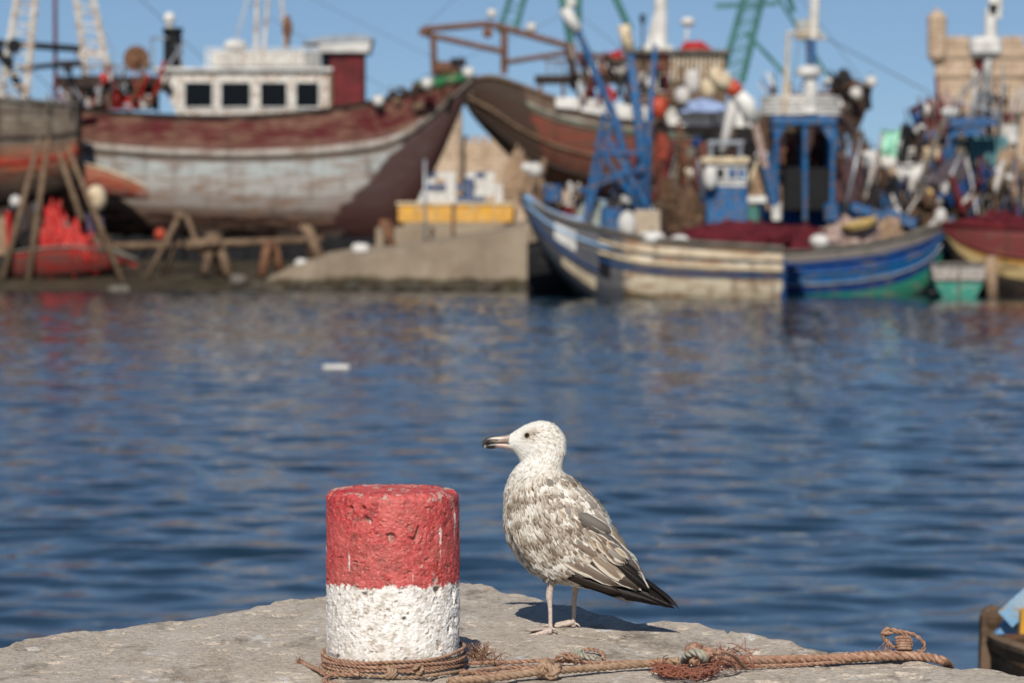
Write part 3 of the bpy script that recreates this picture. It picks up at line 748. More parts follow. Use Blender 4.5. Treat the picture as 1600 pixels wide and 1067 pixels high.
            for q in range(90):      # short feathers that break up the long ones
                x = random.uniform(872, 962); y = 800+(x-872)*.62+random.uniform(-6, 42)*(1-(x-872)/150); la = .0800-(x-870)*.00030
                Lq = random.uniform(20, 34); an = math.radians(random.uniform(32, 56)); kd = random.choice(('covert', 'scap', 'scap'))
                hp(kd, (x, y), (x+Lq*math.cos(an), y+Lq*math.sin(an)), random.uniform(8, 13), la, la-.011, vary(random.choice((GREY, BRN, TAN, (.10, .075, .055))), .3))
        else:
            blk = (.010, .008, .008)
            for i in range(6):
                hp('flight', (955+i*5, 872+i*4), (1022+i*8, 929+i*4.6), 20-i, -.034+.003*i, -.016+.004*i, vary(blk, .2), 'primary_feather', (Vector((0, 0, 1))-LAT*.4).normalized())
            for i, (a, b, w_) in enumerate([((925, 800), (972, 842), 20), ((935, 812), (985, 862), 19), ((945, 828), (997, 882), 18), ((952, 840), (1008, 897), 17)]):
                hp('tertial', a, b, w_, -.030, -.020, vary((.17, .135, .10), .3), 'tertial_feather', (Vector((0, 0, 1))+LAT*.25).normalized())
    # ---- tail
    tb = MB(); tb.ball(BW(975, 922), .012, 12, 8, (1.6, 1.0, .5)); tail = tb.build('tail', m, root, smooth=True, attr='pl')
    for i in range(9):
        k = (i-4)/4; P = BW(900, 908)+LAT*k*.018; T = BW(1000-abs(k)*6, 938)+LAT*k*.030; d = T-P
        put(tail, 'flight', P+Vector((0, 0, -.0006*abs(i-4))), d, Vector((0, 0, 1)), d.length, .020, (.018, .014, .012), 'tail_feather')
    # ---- small plumage, thousands of soft feathers
    pm = MB()
    def small(t, a, Lf, Wf, tint, tilt=.06, lift=.0004, side_w=0.0):
        p, d, nn = S_frame(t, math.radians(a)); dirv = (d+nn*tilt+Vector([random.gauss(0, .10) for _ in range(3)])+Vector((0, 0, side_w))).normalized(); x = dirv.cross(nn).normalized(); z = x.cross(dirv)
        p = p+nn*lift-dirv*Lf*.2; vs = []; at = []
        for j, (v, wd) in enumerate(((0, .55), (.38, 1), (.75, .85), (1.0, .25))):
            for u in (-1, 0, 1):
                vs.append(p+dirv*Lf*v+x*u*wd*Wf*.5+z*((1-abs(u))*Wf*.12-Lf*.05*v*v)); at.append((u, v, tint))
        pm.add(vs, [(j*3+i, j*3+i+1, (j+1)*3+i+1, (j+1)*3+i) for j in range(3) for i in range(2)], at)
    for _ in range(5200):       # head and neck
        t = random.uniform(.5, 9.0); a = random.uniform(-180, 180)
        if t < 1.0 and random.random() < .4: continue
        Lf = .0055+.0011*t; b = brown(t, math.radians(a))
        if t > 3 and random.random() < .30: b += .22
        if abs(abs(a)-70) < 12 and abs(t-2.25) < .3: continue
        small(t, a, Lf*random.uniform(.8, 1.2), (.0026+.00042*t)*random.uniform(.8, 1.2), b*random.uniform(.6, 1.4), .05+.008*t)
    for _ in range(6200):       # breast, back, belly
        t = random.uniform(8.0, 17.2); a = random.gauss(0, 30) if random.random() < .35 else random.choice((-1, 1))*random.uniform(100, 180)
        if t < 9.8 and random.random() < .6: a = random.uniform(-180, 180)
        b = brown(t, math.radians(a)); Lf = random.uniform(.013, .020); 
        if abs(a) < 60: b = random.choice((.42, .5, .62, .85)) if random.random() < .8 else .15
        elif random.random() < .35: b += .35
        small(t, a, Lf, Lf*.42, b*random.uniform(.65, 1.25), .10 if abs(a) > 95 else .05, .0008)
    for _ in range(420):        # thigh and belly fluff over the leg tops
        q = random.choice(((861, 905, .034), (898, 905, -.052))); p = BW(q[0]+random.gauss(0, 7), q[1]-9+random.gauss(0, 5), q[2]+random.gauss(0, .008)); d = Vector((random.gauss(.15, .25), random.gauss(0, .25), -1)).normalized(); x = d.cross(Vector((0, -1, .2))).normalized(); Lf = random.uniform(.008, .014)
        pm.add([p+x*.002, p-x*.002, p+d*Lf*.6-x*.002, p+d*Lf*.6+x*.002, p+d*Lf], [(0, 1, 2, 3), (3, 2, 4)], [(1, 0, .6), (-1, 0, .6), (-1, .6, .6), (1, .6, .6), (0, 1, .5)])
    for _ in range(3200):       # soft broken feathers that ruffle the folded wings
        t = random.uniform(9.2, 14.3); a = random.choice((1, 1, -1))*random.uniform(18, 122)
        Lf = random.uniform(.009, .017)*(1+.04*(t-9)); z_ = fn(t*1.3, a*.045, 2.2); p_ = (.60 if a > 62 or a < -58 else .56)+z_*.7
        small(t, a, Lf, Lf*random.uniform(.30, .5), max(.18, min(.95, random.gauss(p_-.06, .17))), random.uniform(.02, .14), (.0118 if a > 25 or a < -72 else .003)+random.uniform(0, .0012), -.25*(a > 60))
    o = pm.build('plumage', MM['plume'], root, smooth=True, attr='pl', fix=False); o['kind'] = 'stuff'
    # ---- bill
    def lerp_pts(lst, hw, mat, name, par):
        b = MB(); nH = 16; q = cr([tuple(BH_(*a))+tuple(BH_(*c))+(w_,) for (a, c), w_ in zip(lst, hw)], 26); vs = []
        for r in q:
            A, B = Vector(r[:3]), Vector(r[3:6]); c = (A+B)/2; U = (A-B)/2
            for k in range(nH):
                th = 2*PI*k/nH; vs.append(c+U*math.cos(th)+Vector((0, -1, 0))*r[6]*math.sin(th))
        n_ = len(q); b.add(vs, [(i*nH+k, i*nH+(k+1) % nH, (i+1)*nH+(k+1) % nH, (i+1)*nH+k) for i in range(n_-1) for k in range(nH)]+[tuple(range(nH)), tuple(range((n_-1)*nH, n_*nH))])
        return b.build(name, mat, par, smooth=True)
    def billmat(name, stops):
        m, n, l, bs = newmat(name); tc = N(n, 'ShaderNodeTexCoord'); sx = N(n, 'ShaderNodeSeparateXYZ'); l.new(tc.outputs['Object'], sx.inputs[0])
        x0 = BH_(750, 690).x-F0.x; x1 = BH_(802, 690).x-F0.x
        nz = noise_n(n, l, tc.outputs['Object'], 150, 3)
        f = math_n(n, l, 'ADD', math_n(n, l, 'DIVIDE', math_n(n, l, 'SUBTRACT', sx.outputs[0], x0), x1-x0), math_n(n, l, 'MULTIPLY', math_n(n, l, 'SUBTRACT', nz, .5), .14))
        l.new(ramp(n, l, f, stops), bs.inputs['Base Color']); bs.inputs['Roughness'].default_value = .33; return m
    up = billmat('bill_upper_horn', [(0.0, (.42, .38, .30)), (.07, (.05, .045, .04)), (.26, (.02, .018, .018)), (.42, (.22, .18, .15)), (.58, (.40, .32, .25)), (.74, (.30, .22, .18)), (1.0, (.36, .27, .22))])
    lo = billmat('bill_lower_horn', [(0.0, (.60, .52, .40)), (.10, (.55, .47, .36)), (.20, (.02, .017, .016)), (.42, (.02, .017, .016)), (.55, (.40, .26, .22)), (1.0, (.50, .36, .31))])
    ub = lerp_pts([((802, 676.5), (802, 692), ), ((792, 679.5), (792, 692)), ((782, 681), (780, 692)), ((770, 681.5), (769, 692.5)), ((761, 683.5), (761, 693.5)), ((755.5, 687.5), (756, 696)), ((753, 692.5), (754, 700))], [.0075, .0062, .0052, .0045, .0040, .0030, .0010], up, 'upper_bill', root)
    lb = lerp_pts([((800, 691), (800, 703)), ((790, 691.5), (790, 700.5)), ((780, 691.5), (779, 699)), ((770, 692), (769, 701)), ((762, 693.5), (762, 700.5)), ((756.5, 695.5), (757, 700))], [.0068, .0056, .0046, .0040, .0030, .0010], lo, 'lower_bill', root)
    dark = M('bill_black', (.015, .012, .012), rough=.35, b=0)
    b = MB(); b.tube([BH_(x, y)+Vector((0, -w_, 0)) for x, y, w_ in ((758, 694, .0038), (772, 691.6, .0050), (788, 691.4, .0064), (803, 692.5, .0120))], [.0005, .0007, .0009, .0007], 6); sub(ub, b, 'gape_line', dark, smooth=True)
    b = MB(); b.ball(BH_(776, 687)+Vector((0, -.0048, 0)), .0017, 10, 6, (2.2, .5, .55)); sub(ub, b, 'nostril', dark, smooth=True)
    b = MB(); b.tube([BH_(x, y) for x, y in ((789, 681.8), (779, 682), (769, 682.8), (761, 686), (756, 690.5))], [.0012, .0020, .0023, .0023, .0014], 8); sub(ub, b, 'culmen_ridge', dark, smooth=True)
    # ---- eyes
    iris = M('eye_brown', (.06, .035, .02), rough=.08, b=0); pup = M('eye_black', (.004, .004, .004), rough=.05, b=0); lid = M('eye_ring_pale', (.42, .40, .35), rough=.6, b=0); shadow_f = M('eye_ring_dark', (.10, .085, .07), rough=.7, b=0)
    pc = BH_(823.5, 679.2)
    best = min(((abs((S(t/20, math.radians(a))-pc).x)+abs((S(t/20, math.radians(a))-pc).z), t/20, a) for t in range(20, 80) for a in range(40, 120, 2)))
    for s in (1, -1):
        p, d, nn = S_frame(best[1], math.radians(best[2]*s)); c = p-nn*.0020
        b = MB(); b.ball(c, .0066, 20, 12); e = b.build('eye', iris, root, smooth=True)
        b = MB(); b.ball(c+nn*.0027, .0042, 16, 10); sub(e, b, 'pupil', pup, smooth=True)
        x = nn.orthogonal().normalized(); y = nn.cross(x)
        b = MB(); b.tube([c+nn*.0027+(x*math.cos(q)+y*math.sin(q))*.0064 for q in np.linspace(0, 2*PI, 25)[:-1]], .0010, 6, closed=True); sub(e, b, 'eyelid', lid, smooth=True)
gull()

# ================================================================== HARBOUR
WOODR = dict(rough=.8, b=.4, bd=.03)
m_white = M('worn_white_paint', (.62, .60, .55), (.46, .43, .38), 1.2, .6, stain=(.28, .16, .09), stain_amt=.5)
m_white2 = M('clean_white_paint', (.66, .65, .61), (.42, .40, .37), 1.0, .45)
m_blue = M('bright_blue_paint', (.001, .115, .30), (.001, .06, .17), 2.0, .6, stain=(.16, .11, .08), stain_amt=.45)
m_blue2 = M('deep_blue_paint', (.006, .05, .17), (.004, .025, .09), 1.0, .6)
m_maroon = M('maroon_paint', (.14, .015, .017), (.07, .010, .012), 1.0, .6)
m_red = M('bright_red_paint', (.45, .020, .016), (.22, .012, .012), 2.5, .5, stain=(.5, .4, .3), stain_amt=.1)
m_orange = M('orange_plastic', (.50, .075, .035), (.28, .045, .025), 2, .4)
m_green = M('green_paint', (.02, .14, .05), (.015, .09, .035), 1.2, .6, stain=(.4, .35, .2), stain_amt=.2)
m_teal = M('teal_lattice_paint', (.06, .18, .15), (.035, .11, .10), 1.2, .6)
m_tealbox = M('faded_teal_canvas', (.10, .22, .23), (.06, .15, .17), .9, .8)
m_mint = M('mint_cloth', (.36, .66, .50), (.25, .52, .40), 2, .9)
m_rust = M('rusty_iron', (.20, .095, .05), (.10, .05, .03), 2.5, .85, stain=(.05, .03, .02), stain_amt=.4)
m_black = M('tar_black', (.009, .009, .011), (.005, .005, .006), 1, .7)
m_dark = M('dark_shelter_wood', (.045, .030, .024), (.025, .018, .015), 1, .8)
m_wood = M('weathered_wood', (.20, .135, .085), (.11, .07, .045), 1.6, .85, stain=(.08, .05, .03), stain_amt=.4)
m_greyw = M('grey_wood', (.17, .15, .125), (.09, .08, .065), 1.2, .85)
m_deck = M('deck_planks', (.20, .16, .12), (.12, .10, .08), 1.0, .85)
def _mason():
    m = MATS['fort_sandstone']; n = m.node_tree.nodes; l = m.node_tree.links; bs = n['Principled BSDF']; old = bs.inputs['Base Color'].links[0].from_socket
    bt = N(n, 'ShaderNodeTexBrick'); tc = N(n, 'ShaderNodeTexCoord'); sp = N(n, 'ShaderNodeSeparateXYZ'); cb = N(n, 'ShaderNodeCombineXYZ'); l.new(tc.outputs['Object'], sp.inputs[0]); l.new(sp.outputs[0], cb.inputs[0]); l.new(sp.outputs[2], cb.inputs[1]); l.new(cb.outputs[0], bt.inputs['Vector'])
    bt.inputs['Scale'].default_value = 1.0; bt.inputs['Brick Width'].default_value = 1.1; bt.inputs['Row Height'].default_value = .5; bt.inputs['Mortar Size'].default_value = .045; bt.inputs['Color1'].default_value = (1, 1, 1, 1); bt.inputs['Color2'].default_value = (.62, .58, .52, 1); bt.inputs['Mortar'].default_value = (.35, .28, .22, 1)
    l.new(mix(n, l, .45, old, bt.outputs['Color'], 'MULTIPLY'), bs.inputs['Base Color'])
m_stone = M('fort_sandstone', (.54, .42, .31), (.38, .28, .195), .6, .9, stain=(.24, .17, .11), stain_amt=.2, b=.8, bd=.15)
_mason(); m_conc = M('slipway_concrete', (.29, .235, .17), (.20, .155, .11), .4, .9, stain=(.24, .18, .12), stain_amt=.2, b=.5, bd=.05)
m_mud = M('wet_slip_mud', (.060, .045, .030), (.025, .019, .013), .4, .55, stain=(.03, .03, .015), stain_amt=.4, b=.8, bd=.12)
m_yell = M('yellow_barrier_paint', (.66, .33, .02), (.48, .24, .03), 2, .6, stain=(.45, .36, .25), stain_amt=.4)
m_net_r = M('dark_red_net', (.16, .018, .030), (.07, .010, .016), 3.5, .95, stain=(.30, .06, .05), stain_amt=.2, b=1, bd=.15)
m_net_b = M('brown_net', (.17, .095, .055), (.06, .035, .022), 3.5, .95, stain=(.42, .30, .19), stain_amt=.25, b=1, bd=.15)
m_net_p = M('pale_pink_net', (.58, .42, .36), (.34, .22, .19), 3.5, .95, stain=(.7, .6, .52), stain_amt=.3, b=1, bd=.15)
m_net_k = M('black_net', (.035, .030, .032), (.015, .013, .015), 3.0, .95, stain=(.12, .09, .08), stain_amt=.2, b=1, bd=.15)
m_net_t = M('tan_net', (.50, .33, .20), (.24, .15, .09), 3.0, .95, stain=(.62, .5, .4), stain_amt=.3, b=1, bd=.15)
m_glass, _n, _l, _b = newmat('dark_window_glass'); _b.inputs['Base Color'].default_value = (.006, .008, .010, 1); _b.inputs['Roughness'].default_value = .3; _b.inputs['Specular IOR Level'].default_value = .06
m_tarp = M('dirty_white_tarp', (.62, .60, .56), (.40, .38, .36), 1.2, .8)
m_cream = M('cream_paint', (.62, .52, .36), (.45, .36, .24), 1.5, .7, stain=(.25, .15, .08), stain_amt=.3)
m_metal = M('galvanised_steel', (.38, .40, .42), (.25, .26, .28), 2, .4, metal=.5)
m_wire = M('dark_wire', (.06, .06, .07), (.04, .04, .05), 2, .6, b=0)
m_purple = M('purple_grey_cloth', (.10, .075, .12), (.06, .045, .08), 2, .9)

def _tide():
    m = m_conc; n = m.node_tree.nodes; l = m.node_tree.links; bs = n['Principled BSDF']; old = bs.inputs['Base Color'].links[0].from_socket
    g = N(n, 'ShaderNodeNewGeometry'); s_ = N(n, 'ShaderNodeSeparateXYZ'); l.new(g.outputs['Position'], s_.inputs[0])
    f = math_n(n, l, 'ADD', s_.outputs[2], math_n(n, l, 'MULTIPLY', math_n(n, l, 'SUBTRACT', noise_n(n, l, coords(n, l, (1, 1, .5)), .8, 5), .5), .9))
    l.new(mix(n, l, ramp(n, l, f, [(.50, 1.0), (.80, 0.0)]), old, (.055, .042, .022)), bs.inputs['Base Color'])
_tide()
def hull_mat(name, stops, wear=(.25, .2, .15), amt=.3, patches=(), warp=.03, streak=.3, interp='CONSTANT'):
    streak = min(.9, streak+.2)
    """stops: colour bands from keel (0) to sheer (1). patches: (a, b, c, colour) painted where a*x+b*z+c > 0, metres in the boat's own frame"""
    m, n, l, bs = newmat(name)
    A = N(n, 'ShaderNodeAttribute'); A.attribute_name = 'hv'; sx = N(n, 'ShaderNodeSeparateXYZ'); l.new(A.outputs['Vector'], sx.inputs[0])
    v = coords(n, l, (.35, 1, 1)); nz = noise_n(n, l, v, 1.1, 5, .6)
    f = math_n(n, l, 'ADD', sx.outputs[1], math_n(n, l, 'MULTIPLY', math_n(n, l, 'SUBTRACT', nz, .5), warp*2))
    col = ramp(n, l, f, stops, interp)
    w1 = noise_n(n, l, coords(n, l, (.28, 1, 1.4)), 2.2, 7, .7); col = mix(n, l, ramp(n, l, w1, [(.60-amt*.22, 0.0), (.70-amt*.15, .8)]), col, wear)
    w2 = noise_n(n, l, coords(n, l, (1.3, 1, .18)), 1.5, 5, .6); col = mix(n, l, ramp(n, l, w2, [(.52, 0.0), (.72, streak)]), col, tuple(x*.4 for x in wear))
    tc = N(n, 'ShaderNodeTexCoord'); so = N(n, 'ShaderNodeSeparateXYZ'); l.new(tc.outputs['Object'], so.inputs[0])
    nz2 = noise_n(n, l, v, .9, 5, .65)
    for (a, b, c, pc) in patches:
        q = math_n(n, l, 'ADD', math_n(n, l, 'MULTIPLY', so.outputs[0], a), math_n(n, l, 'MULTIPLY', so.outputs[2], b)); q = math_n(n, l, 'ADD', q, c)
        q = math_n(n, l, 'ADD', q, math_n(n, l, 'MULTIPLY', math_n(n, l, 'SUBTRACT', nz2, .5), 2.2)); mk = ramp(n, l, q, [(.0, 0.0), (.18, .92)]); col = mix(n, l, mk, col, pc)
    pl = N(n, 'ShaderNodeTexWave'); pl.wave_profile = 'SAW'; pl.bands_direction = 'Y'; pl.inputs['Scale'].default_value = 6.0
    l.new(A.outputs['Vector'], pl.inputs['Vector']); seam = ramp(n, l, pl.outputs['Fac'], [(.0, .45), (.08, 0.0)]); col = mix(n, l, seam, col, (.05, .04, .03))
    l.new(col, bs.inputs['Base Color']); bs.inputs['Roughness'].default_value = .75; bs.inputs['Specular IOR Level'].default_value = .2
    bump(n, l, bs, math_n(n, l, 'ADD', w1, math_n(n, l, 'MULTIPLY', pl.outputs['Fac'], .5)), .5, .05); return m

class Hull:
    """stations: (photo x, photo y of sheer, photo y of keel, half beam m); Y centreline distance, dY extra distance per photo pixel along the boat"""
    def __init__(s, st, Y, dY=0.0, full=.75, wl=None, side=0):
        s.Y = Y; s.dY = dY; s.x0 = st[0][0]; s.full = full
        rows = []
        for (px, sy, ky, hb) in st:
            y = Y+(px-s.x0)*dY; a = W(px, sy, y); b = W(px, ky, y); rows.append((a.x, y, a.z, b.z, hb))
        s.c = np.array(rows)
    def at(s, u):
        m = len(s.c); q = u*(m-1); k = min(int(q), m-2); t = q-k; P = s.c
        p0, p1, p2, p3 = P[max(k-1, 0)], P[k], P[k+1], P[min(k+2, m-1)]
        return 0.5*((2*p1)+(-p0+p2)*t+(2*p0-5*p1+4*p2-p3)*t*t+(-p0+3*p1-3*p2+p3)*t**3)
    def p(s, u, t, sd, off=0.0):                 # t 0 keel .. 1 sheer; sd +1 near side
        x, y, zs, zk, hb = s.at(u); hb = max(hb, .03)
        w_ = hb*math.sin(min(t, 1)*PI/2)**s.full; z = zk+(zs-zk)*(1-math.cos(t*PI/2))**.92 if t < 1 else zs
        return Vector((x, y-sd*(w_+off), z))
    def shell(s, name, mat, root, n=54, m=22, transom=()):
        b = MB()
        for sd in (1, -1):
            vs = []; at = []
            for i in range(n):
                u = i/(n-1)
                for j in range(m): t = j/(m-1); q = s.p(u, t, sd); vs.append(q); at.append((q.x, t, u))
            b.add(vs, [(i*m+j, i*m+j+1, (i+1)*m+j+1, (i+1)*m+j) for i in range(n-1) for j in range(m-1)], at)
        for u in (0, 1):
            vs = [s.p(u, j/(m-1), 1) for j in range(m)]+[s.p(u, j/(m-1), -1) for j in reversed(range(m))]
            b.add(vs, [tuple(range(len(vs)))], [(0, j/(m-1), u) for j in range(m)]+[(0, j/(m-1), u) for j in reversed(range(m))])
        return b.build(name, mat, root, smooth=True, attr='hv')
    def inner(s, root, drop=.8, mat=None):
        b = MB(); n = 40; vs = []
        for i in range(n):
            u = i/(n-1); x, y, zs, zk, hb = s.at(u)
            for w_ in (-1, -.5, 0, .5, 1): vs.append(Vector((x, y+w_*max(hb-.08, .02), zs-drop+.10*(1-w_*w_))))
        b.add(vs, [(i*5+j, i*5+j+1, (i+1)*5+j+1, (i+1)*5+j) for i in range(n-1) for j in range(4)])
        b.build('deck', mat or m_deck, root)
    def strake(s, root, t, mat, w_=.12, name='rubbing_strake', u0=0, u1=1, both=True):
        for sd in ((1, -1) if both else (1,)):
            b = MB(); n = 44; b.tube([s.p(u0+(u1-u0)*i/(n-1), t, sd, w_*.4)+Vector((0, 0, 0 if t < 1 else w_*.5)) for i in range(n)], w_*.62, 6); b.build(name, mat, root, smooth=False)
def rect_frame(b, x0, x1, z0, z1, y, w_, d):   # window frame in the xz plane
    b.box(((x0+x1)/2, y, z1), (x1-x0+w_, d, w_)); b.box(((x0+x1)/2, y, z0), (x1-x0+w_, d, w_))
    b.box((x0, y, (z0+z1)/2), (w_, d, z1-z0-w_)); b.box((x1, y, (z0+z1)/2), (w_, d, z1-z0-w_))
def cabin(root, x0, x1, y0, y1, Y, dep, mat, name='wheelhouse', bev=.12):
    a = W(x0, y1, Y); c = W(x1, y0, Y); b = MB(); b.box(((a.x+c.x)/2, Y+dep/2, (a.z+c.z)/2), (c.x-a.x, dep, c.z-a.z), bev=bev); return b.build(name, mat, root)
def window(part, x0, x1, y0, y1, Y, fm, name='window'):
    a = W(x0, y1, Y); c = W(x1, y0, Y); b = MB(); w_ = .09
    rect_frame(b, a.x-w_/2, c.x+w_/2, a.z-w_/2, c.z+w_/2, Y-.04, w_, .10); f = sub(part, b, name, fm)
    g = MB(); g.box(((a.x+c.x)/2, Y-.07, (a.z+c.z)/2), (c.x-a.x, .05, c.z-a.z)); return g
def lattice(b, p0, p1, w0, w1, r=.05, nr=14, rung=.03, axis=(1, 0, 0)):
    p0, p1, ax = Vector(p0), Vector(p1), Vector(axis)
    A = [p0-ax*w0/2, p1-ax*w1/2]; B = [p0+ax*w0/2, p1+ax*w1/2]; b.tube(A, r, 6); b.tube(B, r, 6)
    for i in range(nr):
        t = (i+.5)/nr; b.tube([A[0].lerp(A[1], t), B[0].lerp(B[1], t)], rung, 4)
        if i < nr-1 and i % 2 == 0: b.tube([A[0].lerp(A[1], t), B[0].lerp(B[1], (i+1.5)/nr)], rung*.7, 4)
def mound(px0, px1, ytop, ybot, Y, dep, seed=0, rough=.28, squash=1.0):
    a = W(px0, ybot, Y); c = W(px1, ytop, Y); rx = (c.x-a.x)/2; rz = c.z-a.z; cx = (a.x+c.x)/2; b = MB(); nr, ns = 22, 56; vs = []
    for i in range(nr):
        ph = (i/(nr-1))*PI/2
        for k in range(ns):
            q = 2*PI*k/ns; d = Vector((math.cos(q)*math.cos(ph), math.sin(q)*math.cos(ph), math.sin(ph)))
            h = 1+rough*fn(d.x*2.1+seed*7.3, d.y*2.1, d.z*2.1+seed, 1.0, 5)+.10*fn(d.x*9+seed, d.y*9, d.z*9, 1, 3)
            vs.append(Vector((cx+d.x*rx*h, Y+dep/2+d.y*dep/2*h, a.z+d.z*rz*h*squash)))
    b.add(vs, [(i*ns+k, i*ns+(k+1) % ns, (i+1)*ns+(k+1) % ns, (i+1)*ns+k) for i in range(nr-1) for k in range(ns)]+[tuple(reversed(range(ns)))])
    return b
def drape(px0, px1, ytop, ybot, Y, seed=0, amp=.35, tilt=0.0, narrow=1.0):      # hanging cloth with folds and thickness
    a = W(px0, ybot, Y); c = W(px1, ytop, Y); b = MB(); nu, nv = 26, 16; vs = []
    for j in range(nv):
        v = j/(nv-1)
        for i in range(nu):
            u = i/(nu-1); wv = (u-.5)*(narrow+(1-narrow)*v)+.5; k = 1-v*.6
            vs.append(Vector((a.x+(c.x-a.x)*wv+tilt*v, Y+amp*math.sin(u*17+seed+v)*k*.5+amp*fn(u*3+seed, v*2, seed), a.z+(c.z-a.z)*v-(.12*(c.z-a.z)*math.sin(u*PI) if j == nv-1 else 0))))
    F_ = [(j*nu+i, j*nu+i+1, (j+1)*nu+i+1, (j+1)*nu+i) for j in range(nv-1) for i in range(nu-1)]; o = len(vs)
    rim = [i for i in range(nu)]+[j*nu+nu-1 for j in range(1, nv)]+[(nv-1)*nu+i for i in reversed(range(nu-1))]+[j*nu for j in reversed(range(1, nv-1))]
    back = [v+Vector((0, .04, 0)) for v in vs]; fs = F_+[tuple(reversed([q+o for q in f])) for f in F_]+[(rim[i], rim[(i+1) % len(rim)], rim[(i+1) % len(rim)]+o, rim[i]+o) for i in range(len(rim))]
    return b.add(vs+back, fs)
def barrel(px, py, Y, r, h, mat, label, group=None, band=None):
    p = W(px, py, Y); t = thing('barrel', label, 'barrel', tuple(p), group)
    b = MB(); prof = [(r*.9, 0), (r, .03), (r, h*.30), (r*1.04, h*.33), (r, h*.36), (r, h*.64), (r*1.04, h*.67), (r, h*.70), (r, h-.03), (r*.93, h), (r*.86, h-.02)]
    b.lathe(p, prof, 20); b.build('drum', mat, t, smooth=False)
    b = MB(); b.lathe(p+Vector((r*.45, 0, h-.02)), [(.05, 0), (.05, .05), (.03, .05)], 8); b.build('bung', band or m_black, t)
    return t
def floatb(px, py, Y, r, mat, label, group=None, sc=(1, 1, 1), name='fishing_float', cat='float'):
    p = W(px, py, Y); t = thing(name, label, cat, tuple(p-Vector((0, 0, r*sc[2]))), group)
    b = MB(); b.ball(p, r, 16, 10, sc); b.build('bulb', mat, t, smooth=True)
    b = MB(); b.tube([p+Vector((math.cos(q)*r*.22, 0, r*sc[2]+r*.1+math.sin(q)*r*.22)) for q in np.linspace(0, 2*PI, 10)[:-1]], r*.07, 5, closed=True); b.build('eyelet', m_black, t, smooth=True); return t
def pole_thing(name, label, cat, pts, r, mat, tip=None, tipr=None, group=None, partname='pole'):
    pts = [Vector(p) for p in pts]; base = min(pts, key=lambda q: q.z); t = thing(name, label, cat, tuple(base), group)
    b = MB(); b.tube(pts, r, 8); b.build(partname, mat, t, smooth=True)
    if tip: b = MB(); b.tube([pts[-1].lerp(pts[0], .0), pts[-1].lerp(pts[0], tip[0])], tipr or (r if not isinstance(r, list) else r[0])*1.5, 8); b.build('painted_end', tip[1], t, smooth=True)
    return t

# ---- shore, slipway, yard, breakwater ground
def shore():
    b = MB(); xs = np.linspace(-70, 12, 83); vs = []; prof = [(171.5, -1.2), (173, -.15), (174.5, .35), (178, .75), (183, 1.35), (187, 1.8), (200, 2.0), (300, 2.2)]
    for (y, z) in prof:
        for x in xs: vs.append(Vector((x, y+.8*fn(x*.15, y*.1, 3), z+(.22*fn(x*.5, y*.4, 1) if z > -1 else 0))))
    k = len(xs); b.add(vs, [(i*k+j, i*k+j+1, (i+1)*k+j+1, (i+1)*k+j) for i in range(len(prof)-1) for j in range(k-1)])
    structure(b.build('foreshore', m_mud, None, smooth=True))
    # concrete ramp that rises to the right
    b = MB(); Y0 = 173.0; top = [(385, 452), (400, 446), (420, 436), (470, 414), (520, 403), (600, 392), (700, 378), (780, 366), (822, 352), (826, 351)]; n = 60; C = crv([W(x, y, Y0) for x, y in top], n); vs = []
    for i, p in enumerate(C):
        e = .04*fn(p.x*.8, 0, 7); h = max(p.z, .12)+e; vs += [Vector((p.x, Y0-.1+.15*fn(p.x, 3, 2), -1.5)), Vector((p.x, Y0+.15*fn(p.x, 1, 2), h)), Vector((p.x, Y0+3.0, h+.15)), Vector((p.x, Y0+9, h+.35)), Vector((p.x, Y0+9.2, -1.5))]
    fs = [(i*5+j, i*5+j+1, i*5+6+j, i*5+5+j) for i in range(n-1) for j in range(4)]+[(0, 1, 2, 3, 4), tuple(range(n*5-5, n*5))[::-1]]; b.add(vs, fs); structure(b.build('slipway', m_conc, None))
    b = MB(); b.box((20.2, 232, 1.3), (53.7, 90, 4.4)); b.box((W(1100, 0, 260).x+60, 330, 1.2), (190, 150, 4.0)); structure(b.build('boatyard_ground', m_conc, None))
    b = MB(); b.add([(-2500, 290, 1.7), (2500, 290, 1.7), (2500, 4000, 1.7), (-2500, 4000, 1.7)], [(0, 1, 2, 3)]); structure(b.build('far_land', m_stone, None))
    # weed line at the ramp foot
    b = MB(); 
    for i in range(46):
        px = 380+i*9.6+random.uniform(-3, 3); p = W(px, 452, 172.7); b.ball((p.x, p.y+random.uniform(-.2, .3), random.uniform(-.05, .25)), random.uniform(.35, .6), 8, 6, (1.3, .6, random.uniform(.5, .9)))
    o = b.build('weedy_rubble', m_mud, None, smooth=True); o['kind'] = 'stuff'; o['label'] = 'dark weedy rubble along the foot of the slipway'; o['category'] = 'rubble'
    # low terrace edge under the trawler
    b = MB(); a = W(600, 372, 181); c = W(850, 352, 181); b.box(((a.x+c.x)/2+1, 182.2, 2.6), (c.x-a.x+3, 2.0, 1.7), bev=.1); structure(b.build('quay_step', m_conc, None))
shore()

